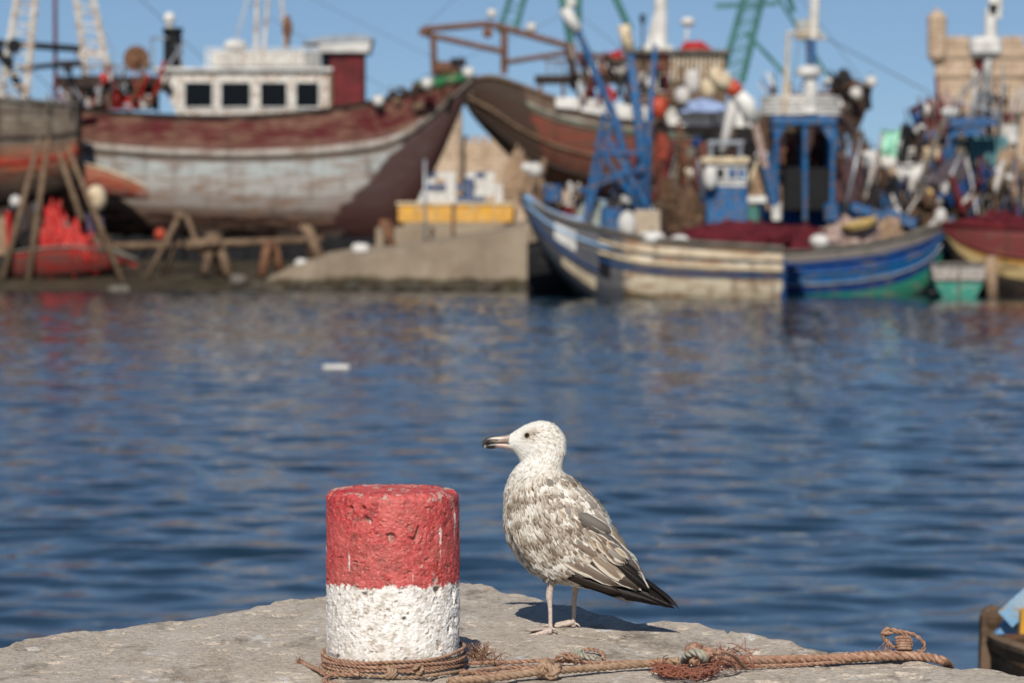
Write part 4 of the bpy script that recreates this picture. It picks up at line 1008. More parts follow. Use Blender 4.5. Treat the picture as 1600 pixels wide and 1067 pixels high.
# ---- fort
def fort():
    Y = 330; root = thing('fort_tower', 'square sandstone fort tower with battlements and a round corner turret at the far right', 'fort', tuple(W(1560, 360, Y)))
    a = W(1462, 90, Y); zb = 1.5; FP = [(a.x, Y), (a.x+32, Y), (a.x+34.5, Y+20), (a.x+2.6, Y+20)]
    b = MB(); b.prism([Vector((x, y, zb)) for x, y in FP], (0, 0, a.z-zb)); wall = b.build('wall', m_stone, root)
    z1 = W(0, 57, Y).z
    b = MB(); b.prism([Vector((x+(-.25 if i in (0, 3) else .25), y-.25, a.z)) for i, (x, y) in enumerate(FP)], (0, 0, .36)); sub(wall, b, 'string_course', m_stone)
    b = MB(); b.box((a.x+15, Y-.0+.4, (a.z+.36+a.z+1.2)/2), (30, .8, .84)); sub(wall, b, 'parapet', m_stone)
    px = 1470
    while px < 1720:
        w0 = 46 if px < 1520 else 34; p = W(px, 0, Y); q = W(px+w0, 0, Y); b = MB(); b.box(((p.x+q.x)/2, Y+.4, a.z+1.2+(z1-a.z-1.2)/2), (q.x-p.x, .8, z1-a.z-1.2), bev=.08); b.build('merlon', m_stone, root); px += w0+8
    t = W(1464, 0, Y); zt = W(0, 22, Y).z; z2 = W(0, 88, Y).z
    b = MB(); b.lathe((t.x, Y, z2-1.0), [(.05, 0), (.5, .35), (.85, .7), (1.0, 1.0), (1.0, zt-z2+.2), (1.08, zt-z2+.25), (1.02, zt-z2+.5), (.8, zt-z2+.95), (.35, zt-z2+1.25), (.12, zt-z2+1.35), (.1, zt-z2+1.7)], 18); b.build('turret', m_stone, root)
    for (wx, wy, ww, wh) in ((1581, 226, 17, 24), (1530, 150, 7, 12), (1500, 250, 10, 15), (1645, 150, 8, 12)):
        p = W(wx, wy, Y-.06); r = ww/2*Y/F; h = wh*Y/F; g = MB(); pts = [p+Vector((-r, 0, -h/2)), p+Vector((r, 0, -h/2))]+[p+Vector((r*math.cos(q), 0, h/2-r+r*math.sin(q))) for q in np.linspace(0, PI, 9)]
        g.prism(pts, (0, .12, 0)); wd = g.build('window', m_black, root)
        g = MB(); g.tube([q+Vector((0, -.03, 0)) for q in pts], .12, 5, closed=True); sub(wd, g, 'stone_surround', m_stone)
    for z in (W(0, 118, Y).z, W(0, 175, Y).z): b = MB(); b.box((a.x+15, Y-.1, z), (30.2, .3, .25)); sub(wall, b, 'string_course', m_stone)
    # rampart behind the boats
    Y = 310; root = thing('fort_rampart', 'pale sandstone rampart with a narrow tower seen between the two stranded trawlers', 'fort wall', tuple(W(740, 360, Y)))
    a = W(650, 222, Y); c = W(905, 0, Y); b = MB(); b.box(((a.x+c.x)/2, Y+2, (a.z+1.5)/2), (c.x-a.x, 4, a.z-1.5)); b.build('wall', m_stone, root)
    a = W(660, 165, Y-1); c = W(722, 0, Y-1); vs = MB(); vs.box(((a.x+c.x)/2, Y-1, (a.z+1.5)/2), (c.x-a.x, 5, a.z-1.5), bev=.4); tw = vs.build('tower', m_stone, root)
    b = MB(); b.box(((a.x+c.x)/2, Y-1, a.z+.2), (c.x-a.x+.5, 5.4, .4)); sub(tw, b, 'cornice', m_stone)
    for px in range(728, 900, 14):
        p = W(px, 222, Y); b = MB(); b.box((p.x, Y+.6, p.z+.3), (.55, .8, .6)); b.build('merlon', m_stone, root)
    # long low terrace of roofs behind the right-hand boats
    root = thing('harbour_building', 'long low dark brown harbour shed mostly hidden behind the crowded fishing boats', 'building', tuple(W(1380, 360, 280)))
    a = W(1130, 258, 280); c = W(1500, 0, 280); b = MB(); b.box(((a.x+c.x)/2, 284, (a.z+1.5)/2), (c.x-a.x, 8, a.z-1.5)); b.build('wall', M('dark_brown_render', (.11, .075, .055), (.05, .035, .03), .5, .9), root)
    a = W(1330, 226, 276); c = W(1440, 0, 276); b = MB(); b.prism([Vector((a.x, 276, a.z-2.2)), Vector((c.x, 276, a.z-2.2)), Vector((c.x, 276, a.z+.3)), Vector((c.x-1.5, 276, a.z+.3))], (0, 6, 0)); b.build('roof', m_dark, root)
fort()

# ---- left trawler on the slip
def left_trawler():
    Y = 190; root = thing('fishing_trawler', 'big grey and maroon wooden trawler with a white wheelhouse standing on the slipway', 'trawler', tuple(W(430, 395, Y)))
    H = Hull([(60, 166, 330, 2.2), (110, 171, 352, 2.7), (180, 180, 364, 2.95), (260, 185, 370, 3.0), (340, 187, 374, 3.0), (420, 185, 378, 3.0), (500, 178, 381, 2.9), (560, 168, 382, 2.6), (610, 157, 375, 2.0), (655, 145, 318, 1.35), (695, 134, 230, .75), (722, 127, 166, .3), (738, 122, 128, .05)], Y, full=.62)
    s = Y/F; ox, oz = root['_o'][0], root['_o'][2]
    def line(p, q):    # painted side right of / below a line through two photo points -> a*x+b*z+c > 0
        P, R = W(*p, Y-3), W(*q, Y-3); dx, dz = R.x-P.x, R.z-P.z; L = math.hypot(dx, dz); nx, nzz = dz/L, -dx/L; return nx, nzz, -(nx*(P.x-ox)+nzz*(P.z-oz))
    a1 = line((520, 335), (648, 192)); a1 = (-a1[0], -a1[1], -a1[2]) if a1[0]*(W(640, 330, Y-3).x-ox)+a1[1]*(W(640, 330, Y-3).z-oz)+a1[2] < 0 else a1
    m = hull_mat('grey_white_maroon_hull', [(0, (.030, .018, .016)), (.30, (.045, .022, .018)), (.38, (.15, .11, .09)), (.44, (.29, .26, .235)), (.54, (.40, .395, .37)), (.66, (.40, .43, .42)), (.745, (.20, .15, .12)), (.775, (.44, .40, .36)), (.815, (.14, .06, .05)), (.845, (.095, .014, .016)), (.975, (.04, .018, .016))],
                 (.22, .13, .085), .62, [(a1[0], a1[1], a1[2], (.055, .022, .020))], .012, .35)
    H.shell('hull', m, root, 70, 30); H.inner(root, .9)
    H.strake(root, .78, m_greyw, .17); H.strake(root, 1.0, m_dark, .16, 'gunwale', 0, .80); H.strake(root, 1.0, m_green, .20, 'bow_gunwale', .80, 1)
    b = MB(); C = [(612, 377), (648, 322), (690, 232), (718, 166), (740, 118)]; b.tube([W(x, y, Y) for x, y in C], .20, 6); b.build('stem_post', m_dark, root)
    b = MB(); b.tube([W(x, y, Y) for x, y in ((60, 332), (200, 372), (420, 384), (612, 386))], .28, 6); b.build('keel', m_dark, root)
    b = MB(); q = [W(x, y, Y-.9+i*.17) for i, (x, y) in enumerate(((650, 134), (670, 130), (690, 126), (712, 121), (730, 116)))]
    for i in range(4): b.prism([q[i]+Vector((0, 0, -.4)), q[i+1]+Vector((0, 0, -.3)), q[i+1]+Vector((0, 0, .25)), q[i]+Vector((0, 0, .25))], (0, .08, 0))
    b.build('bow_bulwark', m_green, root)
    YF = Y-1.9
    # wheelhouse
    pts = [(246, 116), (262, 150), (278, 182), (514, 182), (514, 118), (508, 113), (252, 112)]; b = MB(); b.prism([W(x, y, YF) for x, y in pts], (0, 3.8, 0)); wh = b.build('wheelhouse', m_white, root)
    for (x0, x1) in ((289, 332), (346, 391), (407, 448), (463, 498)):
        g = window(wh, x0, x1, 129.5, 167.5, YF, m_white2); o = sub(wh, g, 'window_pane', m_glass)
    b = MB(); p = W(268, 135, YF-.03); b.lathe(p, [(.16, -.04), (.20, -.04), (.20, .04), (.16, .04)], 14, 'Y'); sub(wh, b, 'porthole', m_white2)
    b = MB(); b.lathe(p, [(.005, -.02), (.15, -.02), (.15, .02), (.005, .02)], 14, 'Y'); sub(wh, b, 'porthole_pane', m_glass)
    b = MB(); a = W(240, 112, YF-.25); c = W(520, 106, YF-.25); b.box(((a.x+c.x)/2, YF+1.9, (a.z+c.z)/2), (c.x-a.x, 4.4, c.z-a.z), bev=.05); sub(wh, b, 'wheelhouse_roof', m_white2)
    b = MB(); a = W(514, 182, YF-.02); c = W(520, 108, YF-.02); b.box(((a.x+c.x)/2, YF-.02, (a.z+c.z)/2), (.22, .2, c.z-a.z-.3)); sub(wh, b, 'corner_post', m_wood)
    # upper railing with white boards
    b = MB(); x0, x1 = W(322, 0, YF).x, W(500, 0, YF).x; zt, zb = W(0, 76, YF).z, W(0, 104, YF).z
    for yy in (YF, YF+3.4):
        for i in range(20): x = x0+(x1-x0)*i/19; b.bar((x, yy, zb-.05), (x, yy, zt), .09, .05)
        for zz in np.linspace(zb+.1, zt, 5): b.bar((x0, yy-.04, zz), (x1, yy-.04, zz), .05, .07)
    b.build('upper_railing', m_white2, root)
    b = MB(); a = W(330, 104, YF+1.2); c = W(500, 82, YF+1.2); b.box(((a.x+c.x)/2, YF+2.0, (a.z+c.z)/2), (c.x-a.x, 1.4, c.z-a.z), bev=.1); b.build('upper_cabin', m_white, root)
    b = MB(); b.ball(W(368, 72, YF+1.5), .62, 16, 10, (1.15, 1, .62)); b.build('radar_dome', m_white2, root, smooth=True)
    # maroon house and its roof
    hs = cabin(root, 504, 568, 82, 166, YF+.3, 3.0, m_maroon, 'deckhouse', .06)
    b = MB(); a = W(503, 104, YF+.28); c = W(516, 84, YF+.28); b.box(((a.x+c.x)/2, YF+.26, (a.z+c.z)/2), (c.x-a.x, .06, c.z-a.z)); sub(hs, b, 'deckhouse_window', m_glass)
    for k in range(6): p = W(524+k*8, 84, YF+.26); q = W(524+k*8, 112, YF+.26); b = MB(); b.bar(p, q, .10, .05); sub(hs, b, 'board_batten', m_maroon)
    b = MB(); b.prism([W(x, y, YF-.1) for x, y in ((497, 82), (576, 82), (580, 62), (500, 66))], (0, 3.8, 0)); rf = b.build('deckhouse_roof', m_tarp, root)
    b = MB(); b.prism([W(x, y, YF-.16) for x, y in ((470, 68), (500, 58), (560, 54), (581, 58), (581, 65), (500, 68))], (0, 3.9, 0)); sub(rf, b, 'roof_cover', m_metal)
    # funnel
    b = MB(); p = W(270, 118, Y); b.lathe(p, [(.55, 0), (.55, 2.2), (.50, 2.3), (.62, 2.6), (.60, 2.8)], 16); f = b.build('funnel', m_black, root)
    b = MB(); b.lathe(W(265, 46, Y), [(.22, 0), (.22, .35), (.34, .45), (.34, .75), (.2, .95), (.05, 1.0)], 12); sub(f, b, 'funnel_lamp', m_white2)
    b = MB(); 
    for (x0, y0, x1, y1) in ((240, 118, 236, 60), (236, 60, 262, 60), (290, 118, 276, 70), (252, 118, 288, 66)): b.tube([W(x0, y0, Y-.6), W(x1, y1, Y-.6)], .07, 6)
    b.build('funnel_frame', m_metal, root)
    # shelter deck aft
    a = W(88, 137, YF); c = W(243, 120, YF); b = MB(); b.box(((a.x+c.x)/2, Y, (a.z+c.z)/2), (c.x-a.x, 4.2, c.z-a.z)); sh = b.build('shelter_roof', m_dark, root)
    for x in (98, 130, 190, 236):
        for dd in (0, 3.6): b = MB(); p = W(x, 137, YF+.2)+Vector((0, dd, 0)); q = W(x, 172, YF+.2)+Vector((0, dd, 0)); b.tube([p, q], .09, 6); sub(sh, b, 'shelter_post', m_rust)
    b = MB()
    for x in range(96, 244, 16): b.tube([W(x, 120, YF), W(x+random.uniform(-2, 2), 104, YF)], .04, 5)
    b.tube([W(92, 105, YF), W(240, 103, YF)], .05, 6); b.tube([W(92, 97, YF), W(130, 96, YF)], .07, 6); b.build('shelter_railing', m_wood, root)
    a = W(115, 172, Y+1.6); c = W(246, 137, Y+1.6); b = MB(); b.box(((a.x+c.x)/2, Y+1.7, (a.z+c.z)/2), (c.x-a.x, .2, c.z-a.z)); b.build('shelter_bulkhead', m_black, root)
    # winch by the shelter
    b = MB(); c0 = W(213, 92, Y-.3); b.lathe(c0, [(.75, -.1), (.78, 0), (.75, .1)], 16, 'Y'); b.tube([c0+Vector((-.8, 0, -1)), c0, c0+Vector((.3, 0, -1.2))], .10, 6); b.lathe(c0, [(.28, -.5), (.28, .5)], 12, 'Y'); b.build('winch', m_rust, root)
    # masts
    b = MB(); lattice(b, W(160, 168, Y-1.2), W(126, -40, Y-1.2), 1.55, .9, .20, 15, .07); b.build('ladder_mast', m_white, root)
    b = MB(); b.bar(W(118, 85, Y-1.2), W(160, 85, Y-1.2), .3, .3); b.build('mast_crosstree', m_white, root)
    b = MB(); b.tube([W(150, 60, Y-1), W(188, 118, Y-1)], .07, 6); b.tube([W(150, 30, Y-1), W(182, 90, Y-1)], .04, 5); b.build('mast_stay', m_metal, root)
    b = MB(); b.tube([W(400, 80, Y), W(403, -60, Y)], [.16, .11], 8); b.tube([W(412, 80, Y), W(424, -60, Y)], [.12, .09], 8); b.tube([W(436, -60, Y), W(446, 80, Y)], .10, 8); b.tube([W(392, -20, Y), W(370, 60, Y)], .06, 6); b.build('signal_mast', m_white, root)
    b = MB(); b.lathe(W(449, 40, Y), [(.10, -1.3), (.22, -.6), (.30, -.4), (.30, .1), (.18, .3), (.18, .5), (.05, .6)], 12); b.build('horn', m_rust, root)
    b = MB(); b.tube([W(385, 5, Y), W(620, 150, Y)], .022, 4); b.tube([W(200, -20, Y), W(330, 105, Y)], .03, 4); b.tube([W(450, -20, Y), W(735, 120, Y)], .02, 4); b.build('rigging_wire', m_wire, root)
left_trawler()
for i, (px, py, wh) in enumerate(((591, 158, 'low on the foredeck rail beside the maroon deckhouse'), (667, 131, 'on the green bow rail of the left trawler'), (732, 114, 'at the very tip of the left trawler bow'))):
    floatb(px, py, 187.3, .36, m_white2, 'white ball painted as a glint '+wh, 'white glint balls on the left trawler rail')  # white balls painted in place of bright glints along the rail
for (px, py, sx_, mt, lb) in ((188, 150, 1.2, m_red, 'red plastic fish crate heap under the shelter roof of the left trawler'),):
    b = MB()
    for k in range(3): p = W(px-9+k*9, 165-k*4, 188.4); b.box(p, (.9, .7, .5), bev=.04)
    solo(b, 'crate_stack', mt, lb, 'crates')
barrel(205, 172, 188.2, .42, .85, m_red, 'red barrel standing under the shelter roof of the left trawler')
barrel(228, 170, 188.2, .35, .8, m_tarp, 'pale grey barrel next to the red barrel under the shelter roof')
floatb(113, 148, 188.4, .5, m_net_p, 'pale pink round fender hanging at the stern of the left trawler', None, (1, 1, 1.1), 'fender', 'fender')
solo(mound(176, 226, 138, 166, 188.9, 1.2, 3), 'tarp_heap', m_red, 'crumpled red tarpaulin bundled behind the red barrel', 'tarpaulin', smooth=True)

# ---- weathered stern in front of it at the far left, with rusty orange bottom
def left_hulk():
    Y = 183; root = thing('weathered_boat', 'old grey planked boat with a rusty orange bottom cut off by the left edge', 'boat', tuple(W(40, 400, Y)))
    H = Hull([(-230, 130, 330, 1.2), (-140, 142, 338, 2.0), (-60, 150, 335, 2.3), (20, 155, 322, 2.3), (70, 158, 312, 2.0), (105, 160, 300, 1.6), (124, 162, 285, 1.3)], Y, full=.55)
    m = hull_mat('old_grey_orange_hull', [(0, (.030, .018, .014)), (.40, (.10, .03, .018)), (.49, (.34, .075, .035)), (.62, (.26, .12, .075)), (.68, (.16, .13, .10)), (.80, (.21, .18, .14)), (.88, (.12, .10, .08)), (.95, (.27, .23, .18))], (.10, .07, .05), .8, (), .03, .8)
    H.shell('hull', m, root, 40, 24); H.inner(root, .6); H.strake(root, .985, m_greyw, .2, 'gunwale'); H.strake(root, .74, m_dark, .14); H.strake(root, .56, m_red, .12)
    b = MB()
    for k in range(10): p = W(-180+k*32, 150+min(k, 6)*1.5, Y-2.1); b.box(p, (.16, .2, .9))
    b.build('bulwark_posts', m_greyw, root)
    b = MB(); lattice(b, W(20, 158, Y), W(47, -50, Y), 1.5, .9, .22, 13, .07); b.build('ladder_mast', m_white, root)
    b = MB(); b.tube([W(-30, 66, Y+.3), W(125, 77, Y+.3)], .20, 8); b.tube([W(28, 108, Y+.3), W(128, 98, Y+.3)], .15, 8); b.tube([W(-10, 66, Y+.3), W(40, 152, Y+.3)], [.25, .22], 8); b.build('boom', m_black, root)
    b = MB(); b.tube([W(87, 165, Y+.6), W(86, -40, Y+.6)], [.13, .10], 8); b.build('thin_mast', m_maroon, root)
    b = MB(); p = W(22, 72, Y-.1); b.lathe(p, [(.3, -.2), (.42, -.18), (.42, .18), (.3, .2)], 12, 'Y'); b.lathe(W(12, 96, Y-.1), [(.2, -.2), (.34, -.18), (.34, .18), (.2, .2)], 12, 'Y'); b.build('pulley', m_black, root)
    b = MB(); b.tube([W(-10, 120, Y-.5), W(60, 160, Y-.5)], .03, 4); b.tube([W(-20, 30, Y-.5), W(14, 158, Y-.5)], .03, 4); b.tube([W(40, 100, Y-.5), W(100, 160, Y-.5)], .03, 4); b.build('rigging_wire', m_wire, root)
    # flared orange skirt running aft on the trawler side: its own low skiff leaning on the hulk
    root = thing('rusty_skiff', 'long low orange primed skiff shored up under the stern of the big grey trawler', 'boat', tuple(W(110, 400, 184.6)))
    H = Hull([(-60, 236, 268, .3), (0, 240, 290, .8), (60, 244, 300, 1.0), (120, 254, 306, 1.0), (170, 268, 310, .8), (205, 282, 311, .5), (232, 296, 312, .08)], 184.9, full=.7)
    m = hull_mat('orange_primer_hull', [(0, (.06, .025, .018)), (.35, (.22, .045, .028)), (.6, (.32, .075, .04)), (.85, (.38, .15, .09))], (.40, .32, .26), .5, (), .04, .4)
    H.shell('hull', m, root, 30, 14); H.inner(root, .2); H.strake(root, 1.0, m_cream, .09, 'gunwale')
    for px in (20, 90, 150): b = MB(); b.bar(W(px, 305, 184.9), W(px+4, 402, 184.9), .22); b.build('shore_prop', m_dark, root)
left_hulk()

# ---- foreshore clutter at the left
def poles():
    ss = [((62, 215), (4, 436), 'leftmost'), ((76, 215), (44, 440), 'second'), ((88, 225), (128, 345), 'third'), ((104, 228), (192, 440), 'rightmost')]
    for (a, b_, wh) in ss:
        pole_thing('leaning_pole', {'leftmost': 'leaning grey pole farthest left in the fan of poles before the old boat', 'second': 'nearly upright grey pole in front of the small red boat', 'third': 'short leaning pole ending above the red boat stern', 'rightmost': 'long pole slanting down to the right past the white float'}[wh],
                   'pole', [W(b_[0], b_[1], 176), W(a[0], a[1], 178)], [.20, .13], m_wood, group='leaning poles on the foreshore')
    # small red boat
    Y = 177.5; root = thing('red_rowing_boat', 'small bright red boat with a pale rail hauled out at the water edge', 'boat', tuple(W(110, 440, Y)))
    H = Hull([(12, 398, 436, .7), (50, 392, 439, 1.0), (90, 388, 438, 1.1), (130, 388, 434, 1.0), (165, 392, 426, .7), (195, 401, 415, .3), (214, 408, 411, .04)], Y, full=.6)
    m = hull_mat('red_boat_hull', [(0, (.10, .012, .010)), (.4, (.24, .016, .012)), (.9, (.34, .03, .02))], (.10, .05, .04), .95, (), .02, .2)
    H.shell('hull', m, root, 30, 14); H.inner(root, .35, m_red); H.strake(root, 1.0, m_greyw, .13, 'gunwale')
    for k, u in enumerate((.15, .3, .45, .6, .75)): b = MB(); b.bar(H.p(u, .98, 1, .05), H.p(u, .2, 1, .05), .12, .08); b.build('rib', m_red, root)
    solo(mound(58, 106, 330, 398, Y-.6, 1.4, 71, .45), 'net_heap', m_red, 'ragged bright red net heap piled high in the small red boat', 'net', smooth=True); solo(mound(92, 150, 356, 408, Y-1.0, 1.0, 79, .5), 'net_heap', m_red, 'second ragged red net heap spilling over the side of the small red boat', 'net', smooth=True); solo(mound(120, 178, 372, 404, Y-.5, 1.2, 73, .45), 'net_heap', m_net_b, 'lower brown net heap in the stern of the small red boat', 'net', smooth=True); solo(mound(24, 68, 360, 402, Y-.4, 1.2, 75, .45), 'net_heap', m_net_k, 'black net heap in the bow of the small red boat', 'net', smooth=True)
    b = MB(); b.tube([W(100, 350, Y-.1), W(135, 372, Y-.1), W(205, 404, Y-.1)], .16, 6); b.build('pale_rail', m_greyw, root)
    b = MB(); b.tube([W(12, 330, Y+.5), W(16, 395, Y+.5)], .2, 6); b.build('red_post', m_red, root)
    floatb(150, 311, 179, .60, m_cream, 'egg shaped cream buoy on top of a dark post left of the trestles', None, (1, 1, 1.3), 'buoy', 'buoy')
    b = MB(); b.prism([W(x, y, 179.2) for x, y in ((134, 332), (158, 332), (166, 375), (150, 378), (138, 372))], (0, .5, 0)); solo(b, 'covered_post', m_purple, 'dark purple wrapped post standing under the cream buoy', 'post')
    floatb(24, 315, 178.5, .32, m_tarp, 'small grey buoy hanging behind the leftmost leaning pole', None, (1, 1, 1.1), 'buoy', 'buoy')
    barrel(62, 392, 178.6, .35, 1.0, m_yell, 'yellow drum standing inside the small red boat')
    solo(mound(-12, 18, 340, 400, 180, 2.0, 5), 'net_heap', m_net_t, 'tan heap of nets at the extreme left edge beside the red post', 'net', smooth=True)
    floatb(250, 366, 180, .32, m_orange, 'bright orange ball buoy hanging beside the tall trestle', None, (1, 1, 1.15), 'buoy', 'buoy')
    # trestles
    def trestle(legs, label, r=.17, Y=177, mat=m_wood):
        base = W(legs[0][1][0], max(l[1][1] for l in legs), Y); t = thing('trestle', label, 'trestle', tuple(base), 'timber trestles under the left trawler')
        for i, (a, c) in enumerate(legs): b = MB(); b.tube([W(a[0], a[1], Y+(i % 2)*.5), W(c[0], c[1], Y-.4+(i % 2)*1.2)], r, 7); b.build('leg', mat, t, smooth=True)
        b = MB(); a0 = W(legs[0][0][0], legs[0][0][1], Y+.2); b.box(a0, (.6, .9, .35)); b.build('head_block', mat, t)
    trestle([((282, 335), (226, 440)), ((288, 335), (252, 442)), ((290, 336), (316, 400))], 'tall thin A shaped trestle behind the orange buoy')
    trestle([((332, 368), (320, 428)), ((336, 368), (345, 430)), ((338, 370), (358, 432))], 'squat pale trestle with a thick head in the middle of the long beam', .30)
    trestle([((420, 380), (408, 432)), ((426, 380), (440, 430))], 'rust stained short trestle between the pale ones', .30, 176, m_rust)
    trestle([((478, 355), (504, 412)), ((484, 358), (490, 414))], 'leaning twin leg trestle right at the end of the long beam', .32)
    trestle([((602, 348), (612, 386)), ((610, 350), (606, 388))], 'rusty short trestle under the bow of the left trawler', .28, 179, m_rust)
    pole_thing('long_beam', 'long horizontal timber beam running along the trestles below the left trawler', 'beam', [W(150, 386, 179.3), W(320, 382, 179.3), W(505, 374, 179.3)], .22, m_wood, partname='timber')
    pole_thing('shore_log', 'thick pale log lying low across the foot of the squat trestle', 'log', [W(290, 384, 176.5), W(345, 378, 176.5)], .32, m_wood, partname='timber')
    for i, (px, py, r) in enumerate(((545, 405, .33), (563, 389, .42), (470, 411, .30), (551, 435, .24), (372, 438, .4), (180, 454, .35), (195, 452, .28))):
        b = MB(); c = W(px, py, 174.6 if px > 400 else 173); b.ball(c, r, 9, 7, (1.2, .9, .8)); b.v = [tuple(Vector(v)+Vector((0, 0, .08*fn(v[0]*3, v[1]*3, v[2]*3)))) for v in b.v]
        solo(b, 'pale_stone', m_white2 if px > 400 else m_greyw, ['white stone on the ramp below the trawler bow, the lower one', 'white stone highest on the ramp below the trawler bow', 'white stone beside the foot of the leaning trestle', 'small white stone low by the waterline of the ramp', 'grey stone on the mud between the trestles', 'grey stone at the waterline under the red boat, left one', 'smaller grey stone just right of the waterline stone'][i], 'stone', 'pale stones on the slipway')
    for i, px in enumerate((258, 330, 452, 520)):
        b = MB(); p = W(px, 372, 189); 
        for z in range(5): b.box((p.x, 189.5, 1.9+z*.32), (1.4-(z % 2)*.5, 2.2, .31))
        solo(b, 'keel_block', m_dark, ['stack of dark keel timbers under the stern half of the left trawler', 'stack of dark keel timbers behind the squat trestle', 'stack of dark keel timbers behind the short rusty trestle', 'stack of dark keel timbers nearest the trawler bow'][i], 'keel block', 'keel blocks under the left trawler')
poles()
def cradle_and_shed():
    Y = 184.3; t = thing('shade_cradle', 'black timber cradle added for the shade under the big grey and maroon trawler', 'cradle', tuple(W(370, 430, Y)))  # black timbers added to give the dark shade under the trawler
    a = W(150, 432, Y); c = W(598, 392, Y)
    for k in range(15):
        x = a.x+(c.x-a.x)*k/14; b = MB(); b.box((x, Y+.2*(k % 2), 1.9), (.7, .4, 2.3-.06*k)); b.build('post', m_black, t)
    for z in (.9, 1.7, 2.5): b = MB(); b.box(((a.x+c.x)/2, Y+.6, z), (c.x-a.x, .4, .75)); b.build('side_beam', m_black, t)
    Y = 203; t = thing('timber_shed', 'low dark timber shed behind the old boats at the left edge', 'shed', tuple(W(40, 410, Y)))
    a = W(-260, 400, Y); c = W(330, 262, Y); n = 30
    for k in range(n): x0 = a.x+(c.x-a.x)*k/n; w_ = (c.x-a.x)/n; b = MB(); b.box((x0+w_/2, Y+.03*(k % 3), (a.z+c.z)/2), (w_-.05, .2, c.z-a.z)); b.build('wall_board', m_dark, t)
    b = MB(); b.box(((a.x+c.x)/2, Y+2.2, c.z+.1), (c.x-a.x+.6, 4.6, .2)); b.build('roof', m_black, t)
cradle_and_shed()

# ---- middle ground: barrier, crates, posts
def middle():
    Y = 184; root = thing('yellow_barrier', 'long low yellow painted barrier on the quay between the two trawlers', 'barrier', tuple(W(712, 346, Y)))
    a = W(622, 347, Y); c = W(803, 320, Y); n = 6
    for i in range(n):
        x0 = a.x+(c.x-a.x)*i/n; x1 = a.x+(c.x-a.x)*(i+1)/n-.06; b = MB(); b.prism([Vector((x0, Y, a.z)), Vector((x1, Y, a.z)), Vector((x1, Y, c.z)), Vector((x0, Y, c.z))], (0, .6, 0)); b.build('panel', m_yell, root)
    b = MB(); b.box(((a.x+c.x)/2, Y+.3, c.z+.08), (c.x-a.x+.2, .8, .16)); b.build('coping', m_cream, root)
    pa, pc = W(632, 0, 190), W(806, 0, 190); b = MB(); b.box(((pa.x+pc.x)/2, 190.3, 4.0), (pc.x-pa.x, 3.4, 1.14), bev=.05); structure(b.build('loading_platform', m_conc, None))
    k = 0; protoW = protoB = None
    for row in range(6):
        for col in range(10):
            if row > 3 and col in (0, 1, 5, 9): continue
            if random.random() < .06: continue
            px = 642+col*15.3+(row % 2)*2; p = W(px, 0, 190); z = 4.58+row*.36; y = 189.6+random.uniform(-.15, .15)
            isb = (col in (5, 6) and row < 5) or random.random() < .18
            if isb and protoB or (not isb and protoW): o = (protoB if isb else protoW).copy(); COL.objects.link(o)
            else:
                b = MB(); b.box((0, 0, .03), (.54, .40, .06)); 
                for (cx, cy, dx, dy) in ((0, -.19, .54, .02), (0, .19, .54, .02), (-.26, 0, .02, .36), (.26, 0, .02, .36)): b.box((cx, cy, .18), (dx, dy, .24))
                b.box((0, -.205, .31), (.56, .03, .04)); b.box((0, .205, .31), (.56, .03, .04))
                o = b.build('fish_crate', m_blue if isb else m_white2, None)
                if isb: protoB = o
                else: protoW = o
            o.location = (p.x, y, z); o.rotation_euler = (0, 0, random.uniform(-.05, .05))
            o['label'] = 'blue plastic fish crate stacked on the quay behind the yellow barrier' if isb else 'white plastic fish crate stacked on the quay behind the yellow barrier'
            o['category'] = 'crate'; o['group'] = 'blue fish crates behind the barrier' if isb else 'white fish crates behind the barrier'
    for (px, y0, y1, mt, lb) in ((664, 250, 392, m_metal, 'thin dark post rising in front of the yellow barrier, left one'), (708, 318, 390, m_rust, 'thin rusty post before the middle of the yellow barrier')):
        pole_thing('thin_post', lb, 'post', [W(px, y1, 178), W(px, y0, 178)], .09, mt)
    solo(mound(786, 836, 240, 318, 186, 3, 8), 'net_heap', m_net_t, 'tall orange brown net heap at the right end of the yellow barrier', 'net', smooth=True)
    floatb(836, 266, 184, .45, m_tarp, 'pale round float on the orange brown net heap', None)
    floatb(822, 262, 184, .30, m_white2, 'smaller white float left of the pale one on the net heap', None)
middle()

